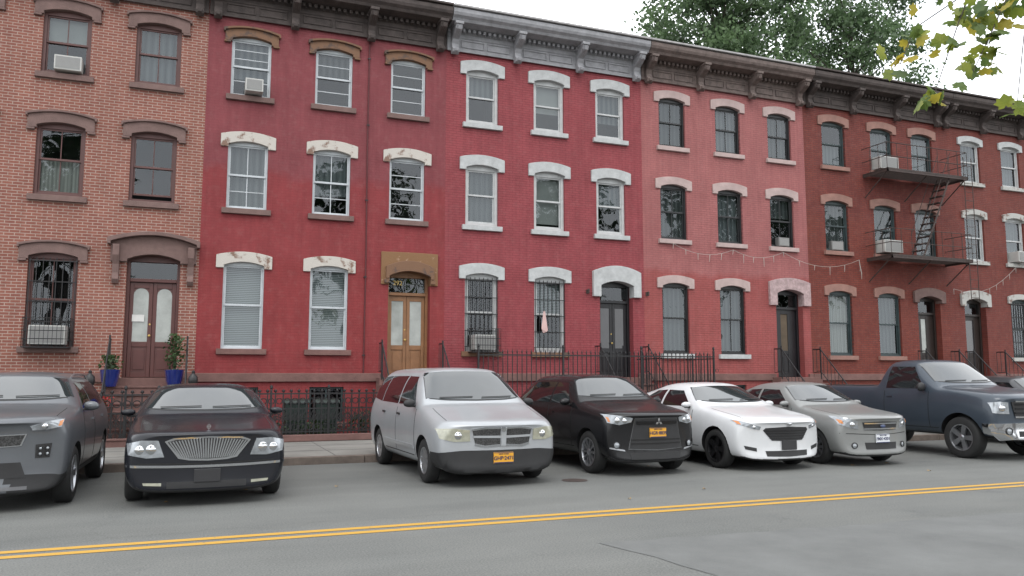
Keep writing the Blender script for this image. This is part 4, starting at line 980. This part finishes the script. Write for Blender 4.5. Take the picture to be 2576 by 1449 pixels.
c.patch('emblem',[(-.03,.80),(.03,.80)],[(-.035,.86),(.035,.86)],'f',chrome,off=.03,nu=4)
c.plate(.42,'GHP·2471',plate_y)
for g in(-1,1): c.patch('side_moulding',[(1.42,.47),(3.25,.47)],[(1.42,.53),(3.25,.53)],'s',ps,sgn=g,off=.014,nu=14,nv=2)
# --- black crossover
wl=wheelmesh(.345,.235,.215,10,.020,alloy,'c')
pb2=paint('paint_black_crossover',(.008,.008,.009),.0,.25,.15,.3)
S=dict(type='hatch',L=4.29,hw=.89,gc=.25,nb=.21,nl=.99,nz=1.06,cz=1.16,cy=1.18,ry=1.80,rz=1.63,rr=3.55,hz=1.2,bz=1.06,wr=.62,fb=.22,mid=2.35,q=3.3,mh=.07,mm=pb2)
c=Car('car',(6.98,11.32,0),1.5,'black compact crossover with trapezoid grille and yellow plate','car',S,pb2,wl,(.86,3.53),.345,.39)
c.patch('grille_surround',[(-.50,.43),(0,.41),(.50,.43)],[(-.40,.92),(0,.93),(.40,.92)],'f',M('grille_rim_grey',(.16,.165,.17),.25,metal=.8),off=.008,nu=14,nv=8)
g=c.patch('grille',[(-.487,.440),(0,.420),(.487,.440)],[(-.391,.912),(0,.922),(.391,.912)],'f',blackpl,off=.013,nu=14,nv=8)
for z in(.52,.58): c.strip('grille_bar',[(-.46,z),(.46,z)],'f',seamm,w=.02,off=.02,parent=g)
c.strip('grille_bar',[(-.37,.85),(.37,.85)],'f',pb2,w=.05,off=.03,parent=g)
for a in(90,210,330):
    h,n=c.proj('f',0,.86); b=MB(); ra=math.radians(a); u=Vector((math.cos(ra),math.sin(ra))); v=Vector((-u.y,u.x))*.022; p=[(0,0),(u.x*.036+v.x,u.y*.036+v.y),(u.x*.072,u.y*.072),(u.x*.036-v.x,u.y*.036-v.y)]
    b.prism(p,'y',-.045,-.035); b.obj('emblem',chrome,c.t,loc=h)
c.both('headlamp',[(.45,.86),(.64,.815),(.80,.85)],[(.43,.925),(.62,.955),(.81,.98)],'f',lampglass,off=.010,nu=12,nv=5)
c.disc('lamp_reflector',.56,.885,.04,chrome,off=.014); c.disc('lamp_reflector',.67,.89,.045,chrome,off=.012)
c.both('turn_lamp',[(.765,.86),(.79,.865)],[(.775,.93),(.80,.94)],'f',amber,off=.014,nu=3)
c.disc('fog_lamp',.68,.50,.05,lampglass,blackpl); c.both('lower_trim',[(.55,.40),(.78,.44)],[(.56,.425),(.78,.465)],'f',alloy,off=.01,nu=6,nv=1)
c.patch('lower_intake',[(-.45,.27),(.45,.27)],[(-.48,.38),(.48,.38)],'f',blackpl,off=.006,nu=10)
c.plate(.69,'HGR·8839',plate_y)
# --- white sedan
wl=wheelmesh(.335,.235,.215,5,.05,dalloy,'d')
pw=paint('paint_white',(.56,.57,.58),.0,.3,.6)
S=dict(type='sedan',L=4.87,hw=.925,gc=.19,nb=.17,nl=.84,nz=.94,cz=1.05,cy=1.34,ry=2.04,rz=1.48,rr=3.15,dy=4.15,dz=1.13,tz=1.07,bz=.98,wr=.62,fb=.28,mh=.06)
c=Car('car',(9.42,11.10,0),1.0,'white mid-size sedan with dark wheels and black grille','car',S,pw,wl,(.93,3.78),.335,.38)
g=c.patch('grille',[(-.32,.51),(0,.50),(.32,.51)],[(-.47,.68),(-.43,.72),(0,.74),(.43,.72),(.47,.68)],'f',blackpl,off=.008,nu=16,nv=6)
for k in range(4): z=.55+.042*k; wv=.36+.03*k; c.strip('grille_bar',[(-wv,z),(0,z-.004),(wv,z)],'f',dalloy,w=.010,off=.016,parent=g)
c.both('headlamp',[(.53,.69),(.69,.73),(.84,.78)],[(.51,.745),(.68,.795),(.85,.85)],'f',lampglass,off=.010,nu=12,nv=4)
c.disc('lamp_reflector',.62,.74,.03,chrome,off=.013); c.both('turn_lamp',[(.80,.775),(.835,.785)],[(.81,.825),(.845,.84)],'f',amber,off=.014,nu=3)
c.patch('lower_intake',[(-.42,.25),(0,.24),(.42,.25)],[(-.44,.34),(0,.34),(.44,.34)],'f',blackpl,off=.006,nu=12)
c.both('fog_recess',[(.58,.33),(.76,.37)],[(.58,.39),(.78,.43)],'f',blackpl,off=.006,nu=6)
c.plate(.43,'',plate_k)
h,n=c.proj('f',0,.79); b=MB(); b.lathe([(0,-.008),(.04,-.006),(.045,0)],axis='y',n=20); b.v=[(v[0]*1.3,v[1],v[2]*.6) for v in b.v]; b.obj('emblem',chrome,c.t,loc=h+n*.006)
# --- grey compact sedan
wl=wheelmesh(.315,.205,.2,10,.028,alloy,'e')
pg=paint('paint_warm_grey',(.205,.21,.205),.25,.38,.4)
S=dict(type='sedan',L=4.45,hw=.86,gc=.19,nb=.17,nl=.87,nz=.95,cz=1.04,cy=1.2,ry=1.86,rz=1.485,rr=2.95,dy=3.75,dz=1.13,tz=1.07,bz=.98,wr=.60,fb=.22,mh=.06)
c=Car('car',(11.45,11.08,0),0,'silver-grey compact sedan with chrome bar grille','car',S,pg,wl,(.86,3.47),.315,.355)
g=c.patch('grille',[(-.36,.64),(0,.63),(.36,.64)],[(-.40,.775),(0,.79),(.40,.775)],'f',blackpl,off=.008,nu=14,nv=4)
for z in(.66,.755): c.strip('grille_bar',[(-.37,z),(0,z),(.37,z)],'f',chrome,w=.024,off=.018,parent=g)
c.both('headlamp',[(.47,.66),(.63,.68),(.78,.74)],[(.49,.79),(.65,.85),(.79,.88)],'f',lampglass,off=.010,nu=12,nv=5); c.disc('lamp_reflector',.58,.74,.05,chrome,off=.013)
c.both('turn_lamp',[(.72,.75),(.765,.76)],[(.73,.81),(.775,.825)],'f',amber,off=.014,nu=3)
c.patch('lower_intake',[(-.34,.30),(.34,.30)],[(-.36,.42),(.36,.42)],'f',blackpl,off=.006,nu=12); c.disc('fog_lamp',.55,.37,.045,lampglass,blackpl)
c.patch('bumper_gap',[(-.78,.58),(0,.55),(.78,.58)],[(-.78,.59),(0,.56),(.78,.59)],'f',seamm,off=.004,nu=14,nv=1)
c.plate(.49,'FMX·4201',plate_w)
h,n=c.proj('f',0,.71); b=MB(); b.lathe([(0,-.008),(.04,-.006),(.045,0)],axis='y',n=20); b.v=[(v[0]*1.4,v[1],v[2]*.62) for v in b.v]; b.obj('emblem',M('emblem_blue',(.02,.04,.12),.3,coat=1),c.t,loc=h+n*.03)
# --- slate pickup
wl=wheelmesh(.40,.255,.26,5,.05,alloy,'f')
pn=paint('paint_slate',(.038,.050,.066),.2,.34,.4)
S=dict(type='pickup',L=5.3,hw=1.0,gc=.40,nb=.36,nl=1.20,nz=1.30,cz=1.39,cy=1.40,ry=2.02,rz=1.95,rr=2.95,bz=1.28,wr=.74,fb=.20,bedz=1.38,mid=2.78,tw=.26,mh=.11,mm=blackpl)
c=Car('pickup_truck',(14.95,10.72,0),0,'slate blue pickup truck with chrome bumper and two-tone wheels','pickup truck',S,pn,wl,(.95,4.15),.40,.47)
c.patch('bumper',[(-.93,.42),(0,.40),(.93,.42)],[(-.94,.70),(0,.72),(.94,.70)],'f',chrome,off=.05,nu=18,nv=5)
for g_ in(-1,1): c.patch('bumper_corner',[(.16,.46),(.46,.52)],[(.16,.70),(.46,.70)],'s',chrome,sgn=g_,off=.03,nu=6)
c.disc('fog_lamp',.70,.56,.06,lampglass,blackpl,off=.06)
g=c.patch('grille',[(-.52,.80),(0,.79),(.52,.80)],[(-.60,1.11),(0,1.13),(.60,1.11)],'f',blackpl,off=.02,nu=14,nv=5)
for z in(.82,.90,.98,1.06,1.12): c.strip('grille_bar',[(-.53,z),(0,z),(.53,z)],'f',chrome if z in(.82,1.12) else dalloy,w=.03,off=.032,parent=g)
c.both('headlamp',[(.64,.88),(.80,.88),(.92,.90)],[(.66,1.10),(.82,1.11),(.93,1.09)],'f',lampglass,off=.012,nu=10,nv=5); c.disc('lamp_reflector',.78,.99,.07,chrome,off=.016)
c.patch('lower_intake',[(-.5,.45),(.5,.45)],[(-.5,.56),(.5,.56)],'f',blackpl,off=.056,nu=10)
c.patch('bed_cover',[(-.78,3.25),(.78,3.25)],[(-.78,5.1),(.78,5.1)],'t',blackpl,off=.01,nu=6,nv=6)
# --- grey SUV
wl=wheelmesh(.355,.235,.22,5,.045,alloy,'g')
pk=paint('paint_gunmetal',(.105,.112,.122),.3,.34,.4)
S=dict(type='hatch',L=4.48,hw=.93,gc=.24,nb=.20,nl=1.07,nz=1.155,cz=1.22,cy=1.2,ry=1.84,rz=1.66,rr=3.75,hz=1.25,bz=1.10,wr=.65,fb=.34,mid=2.4,q=3.4,clad=.42,mh=.075)
c=Car('car',(-2.30,10.98,0),-1.5,'gunmetal grey compact SUV with slim dark mesh grille','car',S,pk,wl,(.90,3.57),.355,.40)
c.patch('grille_surround',[(-.42,.77),(0,.75),(.42,.77)],[(-.47,.91),(0,.90),(.47,.91)],'f',chrome,off=.008,nu=14,nv=5)
c.patch('grille',[(-.405,.78),(0,.76),(.405,.78)],[(-.45,.90),(0,.89),(.45,.90)],'f',mesh_g,off=.014,nu=14,nv=5)
c.both('headlamp',[(.52,.95),(.66,.955),(.80,.98)],[(.50,1.00),(.67,1.05),(.82,1.07)],'f',lampglass,off=.012,nu=12,nv=5); c.disc('lamp_reflector',.64,1.0,.035,chrome,off=.016)
c.both('turn_lamp',[(.77,.99),(.80,.995)],[(.78,1.045),(.81,1.055)],'f',amber,off=.016,nu=3)
c.both('lamp_bezel',[(.56,.62),(.70,.62)],[(.56,.78),(.72,.79)],'f',blackpl,off=.008,nu=8,nv=5)
for x in(.605,.675):
    for z in(.67,.735): c.disc('fog_lamp',x,z,.022,lampglass,blackpl,off=.014)
c.patch('lower_intake',[(-.48,.40),(.48,.40)],[(-.42,.58),(.42,.58)],'f',blackpl,off=.006,nu=12,nv=5)
c.patch('skid_plate',[(-.5,.26),(.5,.26)],[(-.5,.30),(.5,.30)],'f',M('skid_grey',(.12,.12,.125),.4,metal=.5),off=.008,nu=12,nv=2)
h,n=c.proj('f',0,.97); text('emblem','KIA',.06,chrome,c.t,h+n*.02,ext=.004)
for g_ in(-1,1):
    b=MB(); P=[]
    for f in(0,.15,.5,.85,1):
        h,n=c.proj('t',g_*.60,2.15+1.5*f); P.append(h+Vector((0,0,.0 if f in(0,1) else .045)))
    b.path(P,.016); b.obj('roof_rail',alloy,c.t)
# --- far grey car beyond the pickup
S=dict(type='hatch',L=4.4,hw=.91,gc=.24,nb=.21,nl=.98,nz=1.06,cz=1.18,cy=1.2,ry=1.86,rz=1.60,rr=3.6,hz=1.22,bz=1.08,wr=.64,fb=.24,mid=2.4,q=3.35)
c=Car('car',(18.6,11.6,0),0,'dark grey crossover parked beyond the slate blue pickup','car',S,paint('paint_dark_grey',(.04,.042,.046),.2,.3),wl,(.90,3.5),.355,.40)
c.both('headlamp',[(.48,.86),(.80,.89)],[(.48,.94),(.82,1.0)],'f',lampglass,off=.012); c.patch('grille',[(-.4,.7),(.4,.7)],[(-.42,.86),(.42,.86)],'f',blackpl,off=.01)
print('done')
